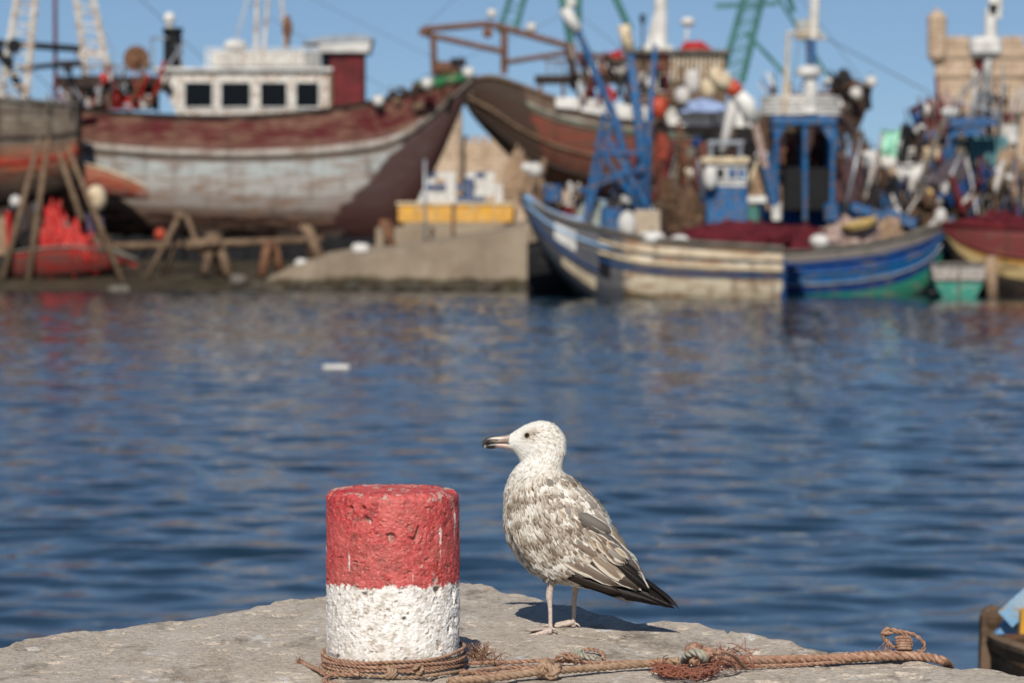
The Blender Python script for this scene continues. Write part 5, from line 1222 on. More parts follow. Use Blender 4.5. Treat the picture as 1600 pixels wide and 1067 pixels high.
# ---- second trawler, high on the hard
def mid_trawler():
    Y = 214; root = thing('fishing_trawler', 'rust red wooden trawler with a white rail and rusty stern gantry propped on the quay', 'trawler', tuple(W(1000, 360, Y)))
    H = Hull([(722, 138, 150, 1.6), (735, 131, 178, 2.3), (770, 126, 218, 2.9), (815, 140, 262, 3.1), (870, 160, 292, 3.2), (940, 174, 312, 3.2), (1020, 184, 322, 3.1), (1100, 186, 325, 2.9), (1180, 180, 322, 2.4), (1250, 168, 300, 1.6), (1310, 152, 250, .8), (1345, 140, 195, .3), (1362, 132, 145, .05)], Y, full=.66)
    ox, oz = root['_o'][0], root['_o'][2]
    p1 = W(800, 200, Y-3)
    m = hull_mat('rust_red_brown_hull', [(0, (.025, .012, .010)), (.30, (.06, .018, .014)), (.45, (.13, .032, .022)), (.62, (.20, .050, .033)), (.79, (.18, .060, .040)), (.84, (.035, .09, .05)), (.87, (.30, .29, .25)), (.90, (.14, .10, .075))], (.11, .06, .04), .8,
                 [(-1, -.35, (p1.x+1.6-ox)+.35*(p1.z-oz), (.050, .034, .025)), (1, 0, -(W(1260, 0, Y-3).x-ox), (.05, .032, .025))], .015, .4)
    H.shell('hull', m, root, 70, 26); H.inner(root, .7); H.strake(root, .84, m_greyw, .13, 'rubbing_strake', .28, .92); H.strake(root, .62, m_wood, .18, 'rubbing_strake', .0, .40); H.strake(root, .40, m_dark, .2, 'rubbing_strake', .05, .45); H.strake(root, 1.0, m_wood, .22, 'gunwale')
    # white boards on the rail
    segs = [(868, 152, 905, 153, 168, 172), (908, 153, 958, 160, 174, 184), (962, 161, 1012, 167, 185, 190), (1040, 168, 1112, 172, 196, 198), (1116, 172, 1178, 174, 198, 199), (1182, 174, 1230, 172, 198, 196)]
    for (x0, y0, x1, y1, b0, b1) in segs:
        yy = Y-3.55; b = MB(); b.prism([W(x0, b0, yy), W(x1, b1, yy), W(x1, y1, yy), W(x0, y0, yy)], (0, .14, 0)); b.build('rail_board', m_white2, root)
    # stern gantry
    g = MB(); YY = Y-1.5
    for (a, c, r) in (((660, 47), (764, 38), .22), ((664, 54), (788, 82), .20), ((764, 38), (900, 76), .22), ((677, 55), (679, 120), .22), ((788, 48), (788, 116), .25), ((893, 70), (896, 140), .28), ((790, 98), (880, 84), .18), ((880, 84), (1000, 92), .18), ((664, 46), (664, 56), .4)):
        g.tube([W(*a, YY), W(*c, YY)], r, 7)
    for (a, c, r) in (((677, 58), (679, 118), .18), ((788, 52), (788, 114), .20), ((893, 72), (896, 138), .2)): g.tube([W(*a, YY+3.4), W(*c, YY+3.4)], r, 7)
    for px, py in ((664, 50), (764, 38), (788, 50), (893, 74)): g.tube([W(px, py, YY), W(px, py, YY+3.4)], .16, 6)
    g.build('stern_gantry', m_rust, root)
    b = MB(); b.lathe(W(762, 52, YY-.1), [(.2, -.2), (.36, -.15), (.36, .15), (.2, .2)], 12, 'Y'); b.tube([W(762, 40, YY), W(762, 50, YY)], .1, 6); b.build('pulley', m_rust, root)
    b = MB(); c0 = W(700, 108, YY); b.lathe(c0, [(.85, -.9), (.9, -.85), (.5, -.8), (.5, .8), (.9, .85), (.85, .9)], 16, 'X'); b.build('net_drum', m_rust, root)
    b = MB(); p = W(716, 98, YY-.3); b.box(p, (1.0, .6, .55)); b.build('drum_motor', m_black, root)
    # canopy and deckhouse
    b = MB(); a = W(836, 128, Y-2.5); c = W(990, 118, Y-2.5); b.box(((a.x+c.x)/2, Y-.6, (a.z+c.z)/2), (c.x-a.x, 4.2, c.z-a.z)); cp = b.build('canopy', m_dark, root)
    for x in (845, 880, 908, 940, 980): b = MB(); b.tube([W(x, 126, Y-2.4), W(x, 160, Y-2.4)], .12, 6); sub(cp, b, 'canopy_post', m_rust)
    b = MB()
    for x in range(856, 990, 12): b.tube([W(x, 118, Y-2.4), W(x, 96, Y-2.4)], .05, 5)
    b.tube([W(850, 96, Y-2.4), W(990, 94, Y-2.4)], .08, 6); b.build('canopy_railing', m_wood, root)
    b = MB(); b.prism([W(x, y, Y-1.2) for x, y in ((905, 94), (985, 94), (985, 115), (915, 117))], (0, 2.4, 0)); b.build('boat_deck_boards', m_tarp, root)
    hs = cabin(root, 985, 1135, 84, 168, Y-1.8, 3.6, m_wood, 'deckhouse', .08)
    for k in range(12): x = 1050+k*7; b = MB(); b.bar(W(x, 84, Y-1.95), W(x, 128, Y-1.95), .14, .08); sub(hs, b, 'slat', m_cream if k % 2 else m_white)
    for (x0, x1) in ((1000, 1020), (1028, 1046)): g = window(hs, x0, x1, 118, 142, Y-1.85, m_white); sub(hs, g, 'window_pane', m_glass)
    b = MB(); a = W(980, 84, Y-2.2); c = W(1140, 78, Y-2.2); b.box(((a.x+c.x)/2, Y, (a.z+c.z)/2), (c.x-a.x, 4.6, c.z-a.z)); sub(hs, b, 'deckhouse_roof', m_greyw)
    b = MB(); b.prism([W(x, y, Y-1.8) for x, y in ((1062, 78), (1070, 66), (1095, 64), (1110, 74), (1112, 78))], (0, 2, 0)); sub(hs, b, 'red_canopy', m_red)
    b = MB(); b.tube([W(1030, 84, Y), W(1034, -50, Y)], [.55, .36], 12); b.tube([W(1012, 80, Y-.3), W(1026, 20, Y-.3)], .2, 8); mt = b.build('mast', m_white2, root)
    b = MB(); b.box(W(1028, 78, Y-.3), (1.9, 1.4, .5)); sub(mt, b, 'mast_platform', m_white2)
    b = MB(); b.ball(W(1075, 35, Y), .45, 14, 9, (1.1, 1, .7)); b.tube([W(1075, 40, Y), W(1070, 80, Y)], .09, 6); b.build('radar_dome', m_tarp, root, smooth=True)
    b = MB(); b.box(W(1004, 30, Y), (.35, .35, .6)); b.tube([W(1004, 30, Y), W(1004, 80, Y)], .06, 6); b.build('lamp_post', m_black, root)
    b = MB(); b.prism([W(x, y, Y-2) for x, y in ((950, 84), (972, 76), (972, 90), (950, 92))], (0, .9, 0)); b.build('red_locker', m_red, root)
    b = MB(); b.prism([W(x, y, Y-2.6) for x, y in ((930, 128), (940, 124), (966, 148), (960, 160), (945, 150))], (0, .4, 0)); b.build('red_hatch', m_red, root)
    # bow gear
    b = MB(); b.tube([W(1352, 130, Y), W(1356, 172, Y)], .28, 8); b.build('anchor', m_black, root)
    b = MB(); 
    for (a, c) in (((1240, 150), (1240, 168)), ((1262, 150), (1262, 166)), ((1230, 150), (1290, 146)), ((1290, 146), (1345, 128))): b.tube([W(*a, Y-1), W(*c, Y-1)], .12, 6)
    b.build('bow_rail', m_rust, root)
    # green lattice masts
    b = MB(); lattice(b, W(1142, 130, Y+1.5), W(1192, -60, Y+1.5), 1.5, 1.1, .22, 18, .08); b.tube([W(1240, 20, Y+1.5), W(1215, -60, Y+1.5)], .2, 6); b.bar(W(1118, 10, Y+1.5), W(1215, 6, Y+1.5), .22, .3)
    b.tube([W(1192, -40, Y+1.5), W(1320, 160, Y+1.5)], .12, 6); b.tube([W(1165, 50, Y+1.5), W(1230, 120, Y+1.5)], .14, 6); b.build('lattice_mast', m_teal, root)
    b = MB(); lattice(b, W(792, 52, Y+1), W(822, -50, Y+1), 1.1, .9, .18, 8, .06); b.tube([W(870, -50, Y+1), W(893, 75, Y+1)], .26, 7); b.tube([W(945, -40, Y+1), W(985, 48, Y+1)], .24, 7); b.tube([W(906, -50, Y+1), W(903, 60, Y+1)], .22, 7); b.build('derrick', m_teal, root)
    b = MB(); b.tube([W(1230, -30, Y), W(1350, 130, Y)], .03, 4); b.tube([W(900, 20, Y), W(1010, 110, Y)], .03, 4); b.tube([W(660, 45, Y), W(720, -10, Y)], .025, 4); b.build('rigging_wire', m_wire, root)
    for px in (850, 930, 1060, 1140): b = MB(); b.tube([W(px, 250, Y-3.3), W(px-14, 346, Y-6)], .22, 6); b.build('shore_prop', m_wood, root)
mid_trawler()
for (px, py, Yq, r, lb) in ((768, 22, 213, .34, 'small round white lamp float on top of the rusty stern gantry'), (830, 44, 213, .36, 'round white float on the sloping gantry beam'), (892, 6, 215, .40, 'white float high up at the top of the green derrick')):
    floatb(px, py, Yq, r, m_white2, lb, 'white floats on the rusty gantry')
for (px, py, sc, lb) in ((1082, 128, (1, 1, 1.55), 'large white pear fender on the left in the bunch at the deckhouse'), (1106, 140, (1, 1, 1.3), 'large white pear fender in the middle of the bunch at the deckhouse'), (1128, 122, (1.3, 1, 1.0), 'slanting white fender at the top right of the bunch at the deckhouse'), (1066, 150, (1, 1, 1.2), 'lower white fender at the left foot of the bunch')):
    floatb(px, py, 209.5, .52, m_tarp if px != 1106 else m_cream, lb, 'white fenders by the deckhouse', sc, 'fender', 'fender')
floatb(1030, 168, 209, .55, m_orange, 'rusty orange buoy hanging on the white rail boards of the red trawler', None, (1, 1, 1.3), 'buoy', 'buoy')
solo(mound(1068, 1135, 155, 176, 209, 1.5, 12), 'tarp_heap', M('pale_blue_tarp', (.28, .36, .55), (.2, .26, .42), 2, .8), 'pale blue tarpaulin folded on the rail under the white fenders', 'tarpaulin', smooth=True)
solo(mound(1298, 1345, 112, 152, 213, 2.5, 15), 'net_heap', m_net_k, 'dark net bundle piled on the bow of the red trawler', 'net', smooth=True)
floatb(1337, 146, 212.3, .42, m_white2, 'white float beside the dark net bundle on the bow', 'white floats on the red trawler bow')
floatb(1361, 128, 213.6, .40, m_white2, 'white float at the very tip of the red trawler bow', 'white floats on the red trawler bow')
solo(mound(1024, 1046, 212, 252, 205, 1.4, 17), 'net_heap', M('orange_net', (.34, .07, .04), (.20, .045, .03), 3, .95, b=1, bd=.1), 'orange net bundle hanging against the red trawler side', 'net', smooth=True)

# ================================================================== BOATS AFLOAT ON THE RIGHT
def gantry(root, x0, x1, y0, y1, Y, mat, r=.16, dep=2.2):
    b = MB()
    for x in (x0, x1):
        for d in (0, dep): b.tube([W(x, y1, Y)+Vector((0, d, 0)), W(x, y0, Y)+Vector((0, d, 0))], r, 7)
        b.tube([W(x, y0, Y), W(x, y0, Y)+Vector((0, dep, 0))], r, 6)
    for d in (0, dep): b.bar(W(x0-4, y0, Y)+Vector((0, d, 0)), W(x1+4, y0, Y)+Vector((0, d, 0)), r*1.8, r*2.2)
    b.build('gantry', mat, root)
def front_boats():
    # --- cream striped boat, bow to the left
    Y = 157; A = thing('fishing_boat', 'cream and blue striped wooden fishing boat with red nets amidships, bow toward the slipway', 'fishing boat', tuple(W(1020, 466, Y)))
    H = Hull([(815, 308, 322, .10), (835, 322, 368, .55), (862, 337, 412, 1.15), (900, 350, 452, 1.7), (945, 361, 484, 2.05), (1000, 373, 498, 2.2), (1070, 380, 502, 2.25), (1140, 385, 502, 2.2), (1190, 388, 500, 2.05), (1218, 390, 498, 1.9)], Y, full=.62)
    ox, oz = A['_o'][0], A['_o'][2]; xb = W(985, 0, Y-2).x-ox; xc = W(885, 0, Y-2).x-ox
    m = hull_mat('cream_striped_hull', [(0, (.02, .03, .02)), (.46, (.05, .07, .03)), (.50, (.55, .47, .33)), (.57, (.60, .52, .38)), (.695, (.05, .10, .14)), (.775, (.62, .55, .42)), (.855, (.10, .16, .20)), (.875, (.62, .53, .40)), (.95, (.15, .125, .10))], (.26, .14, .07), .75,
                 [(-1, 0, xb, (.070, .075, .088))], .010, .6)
    hb = H.shell('hull', m, A, 60, 30); H.inner(A, .55)
    H.strake(A, 1.0, m_greyw, .17, 'gunwale'); H.strake(A, .90, m_cream, .13, 'rubbing_strake', .42, 1); H.strake(A, .80, m_cream, .12, 'rubbing_strake', .42, 1); H.strake(A, .73, m_blue2, .10, 'rubbing_strake', .42, 1); H.strake(A, .86, M('pale_blue_paint', (.22, .34, .50), (.15, .25, .40), 1.5, .6), .12, 'rubbing_strake', .02, .46); H.strake(A, .62, m_blue2, .10, 'rubbing_strake', .1, .42)
    # painted bow panels
    def panel(u0, u1, t0, t1, mat, nm):
        b = MB(); n = 8; vs = []
        for i in range(n):
            for j in range(4): vs.append(H.p(u0+(u1-u0)*i/(n-1), t0+(t1-t0)*j/3, 1, .05))
        F_ = [(i*4+j, i*4+j+1, i*4+5+j, i*4+4+j) for i in range(n-1) for j in range(3)]; bk = [v+Vector((0, .12, 0)) for v in vs]; o = len(vs)
        b.add(vs+bk, F_+[tuple(q+o for q in reversed(f)) for f in F_]); b.build(nm, mat, A)
    panel(.235, .33, .70, .92, m_white2, 'bow_panel'); panel(.27, .41, .38, .52, m_cream, 'lower_bow_panel'); panel(.42, .46, .58, .95, m_black, 'fender_pad')
    b = MB(); b.tube([W(x, y, Y) for x, y in ((814, 300), (836, 352), (866, 408), (905, 458))], .17, 7); b.build('stem_post', m_dark, A)
    b = MB(); x = W(1219, 0, Y).x; b.box((x, Y, .9), (.25, 3.3, 2.2)); b.build('transom', m_blue2, A)
    # raised bow rail and blue rigging frame
    b = MB(); b.tube([W(x, y, Y-.5) for x, y in ((820, 306), (846, 326), (880, 340), (910, 346))], .16, 6); b.build('bow_rail', M('pale_blue_paint', (.22, .34, .50)), A)
    b = MB()
    for (a, c, r) in (((912, 350), (945, 175), .14), ((1005, 330), (930, 225), .14), ((945, 210), (1010, 320), .14), ((905, 300), (1008, 262), .10), ((930, 240), (1000, 240), .12), ((925, 280), (990, 268), .10), ((960, 175), (918, 345), .10)):
        b.tube([W(*a, Y), W(*c, Y-.4)], r, 6)
    b.build('rigging_frame', m_blue, A)
    b = MB(); b.tube([W(1008, 372, Y), W(962, 190, Y), W(912, 70, Y), W(902, 46, Y)], [.24, .22, .18, .16], 8); d1 = b.build('derrick_boom', m_blue, A, smooth=True)
    b = MB(); b.tube([W(903, 50, Y-.02), W(882, 14, Y-.02)], .30, 10); sub(d1, b, 'boom_tip', m_white2, smooth=True)
    b = MB(); b.tube([W(1006, 372, Y+.3), W(1002, 220, Y+.3), W(984, 80, Y+.3)], [.34, .30, .20], 8); d2 = b.build('derrick_boom', m_blue, A, smooth=True)
    b = MB(); b.tube([W(984, 82, Y+.28), W(974, 40, Y+.28)], .30, 8); sub(d2, b, 'boom_tip', m_cream, smooth=True)
    b = MB(); b.tube([W(1010, 372, Y-.3), W(1014, 200, Y-.3), W(1024, 70, Y-.3)], [.20, .17, .12], 8); b.build('derrick_boom', m_blue, A, smooth=True)
    b = MB(); b.tube([W(902, 50, Y), W(1010, 330, Y+.4)], .03, 4); b.tube([W(890, 20, Y), W(640, 130, Y)], .018, 4); b.build('rigging_wire', m_wire, A)
    # small wheelhouse
    YC = Y-.2; a = W(1104, 352, YC); c = W(1168, 292, YC); b = MB(); b.box(((a.x+c.x)/2, YC+1.1, (a.z+c.z)/2), (c.x-a.x, 2.2, c.z-a.z), bev=.06); wh = b.build('wheelhouse', m_blue, A)
    a = W(1103, 293, YC); c = W(1167, 258, YC); b = MB(); b.box(((a.x+c.x)/2, YC+1.1, (a.z+c.z)/2), (c.x-a.x+.02, 2.26, c.z-a.z), bev=.08); sub(wh, b, 'upper_band', m_white2)
    for (x0, x1) in ((1120, 1131), (1138, 1150), (1154, 1164)): g = window(wh, x0, x1, 263, 280, YC-.06, m_white2); sub(wh, g, 'window_pane', m_blue if x0 > 1130 else m_glass)
    b = MB(); a = W(1097, 257, YC-.2); c = W(1172, 246, YC-.2); b.box(((a.x+c.x)/2, YC+1.1, (a.z+c.z)/2), (c.x-a.x, 2.8, c.z-a.z), bev=.08); sub(wh, b, 'roof', m_cream)
    b = MB(); a = W(1168, 352, YC+.4); c = W(1186, 322, YC+.4); b.box(((a.x+c.x)/2, YC+1.4, (a.z+c.z)/2), (c.x-a.x, 1.6, c.z-a.z)); b.build('engine_box', m_teal, A)
    gantry(A, 1112, 1158, 222, 250, YC+.2, m_metal, .07, 1.5)
    # --- blue boat, bow to the right
    Y = 161.8; B = thing('fishing_boat', 'bright blue fishing boat with green bottom, bow pointing right, deck heaped with nets', 'fishing boat', tuple(W(1340, 464, Y)))
    H2 = Hull([(1120, 392, 500, 1.9), (1170, 394, 504, 2.1), (1230, 394, 506, 2.15), (1290, 390, 506, 2.1), (1350, 383, 502, 1.85), (1400, 373, 490, 1.45), (1440, 362, 468, .9), (1466, 354, 430, .4), (1484, 347, 360, .06)], Y, full=.60)
    m = hull_mat('blue_green_hull', [(0, (.01, .03, .03)), (.36, (.01, .16, .10)), (.50, (.012, .19, .13)), (.58, (.004, .03, .14)), (.67, (.14, .17, .19)), (.69, (.003, .09, .25)), (.80, (.003, .04, .18)), (.90, (.15, .13, .115)), (.96, (.28, .25, .22))], (.20, .18, .15), .30, (), .014, .35)
    H2.shell('hull', m, B, 56, 28); H2.inner(B, .5); H2.strake(B, 1.0, m_greyw, .18, 'gunwale'); H2.strake(B, .79, m_blue, .12); H2.strake(B, .68, m_metal, .08); H2.strake(B, .88, m_blue2, .10)
    b = MB(); b.tube([W(x, y, Y) for x, y in ((1430, 480), (1462, 430), (1478, 380), (1488, 338))], .16, 7); b.build('stem_post', m_blue, B)
    b = MB(); b.tube([W(1478, 352, Y), W(1452, 350, Y), W(1470, 338, Y)], .13, 6); b.build('bow_roller', m_tarp, B)
    # upperworks of the blue boat: tall gantry with a white crow platform
    YG = 164; b = MB()
    for x in (1213, 1258, 1300):
        for d in (0, 2.4): b.tube([W(x, 345, YG)+Vector((0, d, 0)), W(x+(2 if x > 1290 else 0), 186, YG)+Vector((0, d, 0))], .14, 8)
    b.build('gantry_post', m_blue, B)
    b = MB(); a = W(1206, 196, YG-.2); c = W(1308, 182, YG-.2); b.box(((a.x+c.x)/2, YG+1.2, (a.z+c.z)/2), (c.x-a.x, 2.9, c.z-a.z), bev=.05); b.prism([W(x, y, YG-.1) for x, y in ((1206, 196), (1228, 196), (1213, 226))], (0, .12, 0)); b.prism([W(x, y, YG-.1) for x, y in ((1282, 196), (1306, 196), (1300, 226))], (0, .12, 0)); b.build('gantry_beam', m_blue, B)
    b = MB()
    for k, zz in enumerate((152, 158, 165, 172, 178)):
        p = W(1254, zz, YG); rx, ry = 1.98, 1.3; b.tube([Vector((p.x+rx*math.cos(q), YG+1.2+ry*math.sin(q), p.z)) for q in np.linspace(0, 2*PI, 29)[:-1]], .085, 5, closed=True)
    for q in np.linspace(0, 2*PI, 25)[:-1]: p = W(1254, 178, YG); b.tube([Vector((p.x+1.98*math.cos(q), YG+1.2+1.3*math.sin(q), p.z)), Vector((p.x+1.98*math.cos(q), YG+1.2+1.3*math.sin(q), W(0, 150, YG).z))], .06, 4)
    b.build('crow_platform_rail', m_tarp, B)
    b = MB(); p = W(1254, 180, YG+1.2); b.lathe(p, [(2.0, -.06), (2.05, 0), (2.0, .06)], 24, sy=.66); b.build('crow_platform', m_tarp, B)
    b = MB(); b.lathe(W(1266, 178, YG), [(.42, 0), (.36, .3), (.34, 1.75), (.40, 1.9)], 14); b.build('radar_pedestal', m_white2, B)
    b = MB(); b.lathe(W(1264, 122, YG), [(.30, 0), (.62, .10), (.66, .3), (.62, .52), (.25, .62)], 18); b.build('radar_drum', m_white2, B)
    b = MB(); b.tube([W(1268, 104, YG+.5), W(1266, 60, YG+.5)], .26, 8); b.build('lower_mast', m_blue, B)
    b = MB(); b.tube([W(1270, 62, YG+.5), W(1277, -60, YG+.5)], [.30, .22], 8); b.build('white_mast', m_white2, B)
    b = MB(); 
    for k in range(7): b.tube([W(1246+k*5, 32-2*(k % 2), YG+.3), W(1248+k*4.5, 60, YG+.3)], .05, 5)
    b.tube([W(1230, 52, YG+.3), W(1284, 52, YG+.3)], .09, 5); b.tube([W(1232, 60, YG), W(1224, 178, YG)], .10, 6); b.tube([W(1230, 52, YG), W(1232, 180, YG)], .06, 6); b.tube([W(1240, 60, YG+.5), W(1290, 60, YG+.5)], .10, 6); b.build('antenna_rack', m_cream, B)
    b = MB(); b.tube([W(1290, 60, YG), W(1470, 155, YG)], .035, 4); b.tube([W(1250, 60, YG), W(1205, 330, YG)], .03, 4); b.tube([W(1300, 180, YG), W(1350, 330, YG)], .05, 4); b.tube([W(1310, 180, YG), W(1382, 240, YG)], .03, 4); b.build('rigging_wire', m_wire, B)
    b = MB(); a = W(1226, 330, YG+.6); c = W(1296, 262, YG+.6); b.box(((a.x+c.x)/2, YG+1.6, (a.z+c.z)/2), (c.x-a.x, 1.7, c.z-a.z), bev=.06); wh2 = b.build('wheelhouse', m_black, B)
    # sloping boom with blue foot and white head, seen left of the tower
    t = thing('crane_arm', 'white and red jointed arm over the blue wheelhouse, sloping down to a blue foot', 'crane', tuple(W(1212, 345, 160)))
    b = MB(); b.tube([W(1210, 322, 160), W(1196, 262, 160)], .22, 8); b.build('foot', m_blue, t)
    b = MB(); b.tube([W(1197, 266, 160), W(1178, 186, 160)], .19, 8); b.build('lower_arm', m_net_p, t)
    b = MB(); b.tube([W(1176, 190, 160), W(1166, 162, 160), W(1150, 146, 160)], [.42, .46, .36], 10); b.build('upper_arm', m_white2, t, smooth=True)
    b = MB(); b.tube([W(1154, 146, 160), W(1138, 133, 160)], .42, 10); b.build('red_joint', m_orange, t, smooth=True)
    b = MB(); b.tube([W(1140, 136, 160), W(1122, 122, 160), W(1112, 108, 160)], [.42, .46, .30], 10); b.build('white_head', m_cream, t, smooth=True)
    b = MB(); b.tube([W(1148, 150, 160.3), W(1140, 190, 160.3), W(1128, 240, 160.3)], [.26, .30, .22], 8); b.build('hanging_hose', m_tarp, t, smooth=True)
front_boats()
# things on and around the two front boats
for a in ((864, 316, 157, .47, .85, m_blue, 'blue drum on the bow of the cream striped boat beside the pale blue rail'), (955, 368, 156, .52, 1.35, m_blue, 'tall bright blue drum at the rail of the cream striped boat'), (1212, 345, 163, .3, .9, m_white2, 'narrow white canister on the deck of the blue boat'), (1300, 346, 163.4, .42, .9, m_blue, 'blue drum behind the yellow basket on the blue boat'), (1584, 356, 163, .55, 1.05, m_blue, 'bright blue drum at the right edge above the maroon hull'), (1576, 225, 176, .55, 1.0, m_tarp, 'pale grey drum just right of the teal canvas box')):
    barrel(*a)
for (px, py, Yq, r, mt, sc, lb) in ((980, 352, 155.6, .45, m_white2, (1, 1, 1.6), 'tall oval white fender right of the tall blue drum'), (1018, 372, 155, .42, m_white2, (1.6, 1, .8), 'flat white float lying on the rail in front of the beige box'), (988, 311, 157.5, .42, m_white2, (1.4, 1, .9), 'white float resting under the blue booms'),
                                    (1062, 376, 155.3, .36, m_tarp, (1.3, 1, .8), 'pale grey float on the rail at the left end of the red nets'), (1281, 377, 160, .40, m_white2, (1.3, 1, .9), 'white float at the right end of the red nets'), (1302, 374, 160, .38, m_net_p, (1.2, 1, .9), 'pinkish float just right of the white one by the red nets'),
                                    (1076, 273, 175, .36, m_cream, (1, 1, 1), 'cream float hanging left of the blue wheelhouse'), (1110, 278, 156.3, .36, m_white2, (1, 1, 1.7), 'oval white fender on the left corner of the blue wheelhouse'), (1309, 304, 168, .34, m_tarp, (1, 1, 1.4), 'grey oval float low behind the blue gantry'),
                                    (1360, 252, 172, .60, m_white2, (1.2, 1, 1), 'round white float at the foot of the mint cloth, left one'), (1388, 256, 172, .52, m_white2, (1.1, 1, .8), 'white float directly under the mint cloth'), (1366, 275, 171, .34, m_net_p, (1, 1, 1.5), 'faded pink oval buoy below the white floats'), (1396, 272, 171, .34, m_net_t, (1, 1, 1.2), 'tan oval buoy right of the faded pink one'),
                                    (1472, 277, 170, .50, m_blue, (1, 1, 1.2), 'round blue buoy left of the teal canvas box'), (1470, 338, 162, .30, m_tarp, (1, 1, 1.4), 'grey float on the bow of the blue boat'), (1596, 300, 168, .55, m_red, (1, 1, 1.3), 'red buoy at the right edge below the tan nets'), (1435, 170, 240, .35, m_maroon, (1, 1, 1), 'small dark red ball on a stick against the sky left of the fort'),
                                    (1382, 296, 171, .40, m_tarp, (1.2, 1, .9), 'dirty grey float low among the dark gear left of the white tarp'), (1485, 176, 172, .36, m_white2, (1.5, 1, .8), 'white float on top of the cream heap beside the blue frame'), (1500, 228, 171, .42, m_cream, (.8, 1, 1.5), 'cream oval float inside the blue frame, right one'), (1486, 232, 171, .40, m_cream, (.8, 1, 1.3), 'cream oval float inside the blue frame, left one')):
    floatb(px, py, Yq, r, mt, lb, None, sc)
b = MB(); b.tube([W(1435, 176, 240), W(1437, 240, 240)], .06, 6); solo(b, 'marker_stick', m_maroon, 'thin stick carrying the small dark red ball', 'stick')
b = MB(); b.box(W(1011, 350, 156.4), (1.25, 1.1, 1.35), bev=.05); o = solo(b, 'fish_box', M('beige_box_paint', (.42, .34, .25), (.33, .26, .19), 1.5, .8), 'square beige box on deck between the white fender and the net heap', 'box')
solo(mound(898, 946, 308, 350, 157.0, 1.8, 21), 'net_heap', M('grey_green_net', (.40, .45, .40), (.18, .20, .18), 3.5, .95, stain=(.6, .6, .56), stain_amt=.3, b=1, bd=.1), 'grey green heap of netting on the foredeck of the cream striped boat', 'net', smooth=True)
solo(mound(852, 905, 322, 346, 157.2, 1.6, 23), 'net_heap', m_net_r, 'low dark red net behind the bow rail of the cream striped boat', 'net', smooth=True)
solo(mound(948, 1006, 285, 345, 158.6, 1.6, 25), 'net_heap', M('blue_grey_net', (.24, .26, .32), (.10, .11, .15), 3.5, .95, b=1, bd=.1), 'blue grey net bundle under the blue booms', 'net', smooth=True)
solo(mound(1046, 1102, 306, 366, 156.6, 2.4, 27, .35), 'net_heap', m_net_b, 'tall brown net heap left of the blue wheelhouse', 'net', smooth=True)
solo(mound(1050, 1262, 347, 390, 155.4, 3.2, 29, .22), 'net_heap', m_net_r, 'long dark red net mound spread along the deck of the cream striped boat', 'net', smooth=True)
solo(mound(1180, 1300, 352, 392, 160.4, 2.6, 31, .22), 'net_heap', m_net_r, 'red brown net mound at the left end of the blue boat deck', 'net', smooth=True)
solo(mound(1290, 1382, 346, 388, 160.6, 2.2, 33, .3), 'net_heap', m_net_p, 'pale pink net heap toward the bow of the blue boat', 'net', smooth=True)
solo(mound(1370, 1418, 344, 378, 161.0, 1.6, 35, .3), 'net_heap', m_net_t, 'small tan net heap nearest the bow of the blue boat', 'net', smooth=True)
b = MB(); c = W(1343, 347, 160.6); b.lathe(c, [(.55, -.35), (.75, -.1), (.78, .05), (.70, .08), (.6, -.05)], 16, sx=1.25, sy=.8, R=Matrix.Rotation(math.radians(-14), 3, 'Y')); solo(b, 'wicker_basket', M('straw_yellow', (.60, .42, .16), (.42, .28, .10), 4, .8), 'yellow straw basket tilted on top of the pale pink nets', 'basket')
solo(mound(1172, 1206, 262, 318, 160.8, 1.4, 37, .3), 'net_heap', m_net_t, 'beige net bundle standing right of the blue wheelhouse', 'net', smooth=True)
b = MB(); b.box(W(1182, 312, 158.2), (.95, .6, .32), bev=.03); solo(b, 'name_board', m_white2, 'short white board fixed beside the blue wheelhouse', 'board')

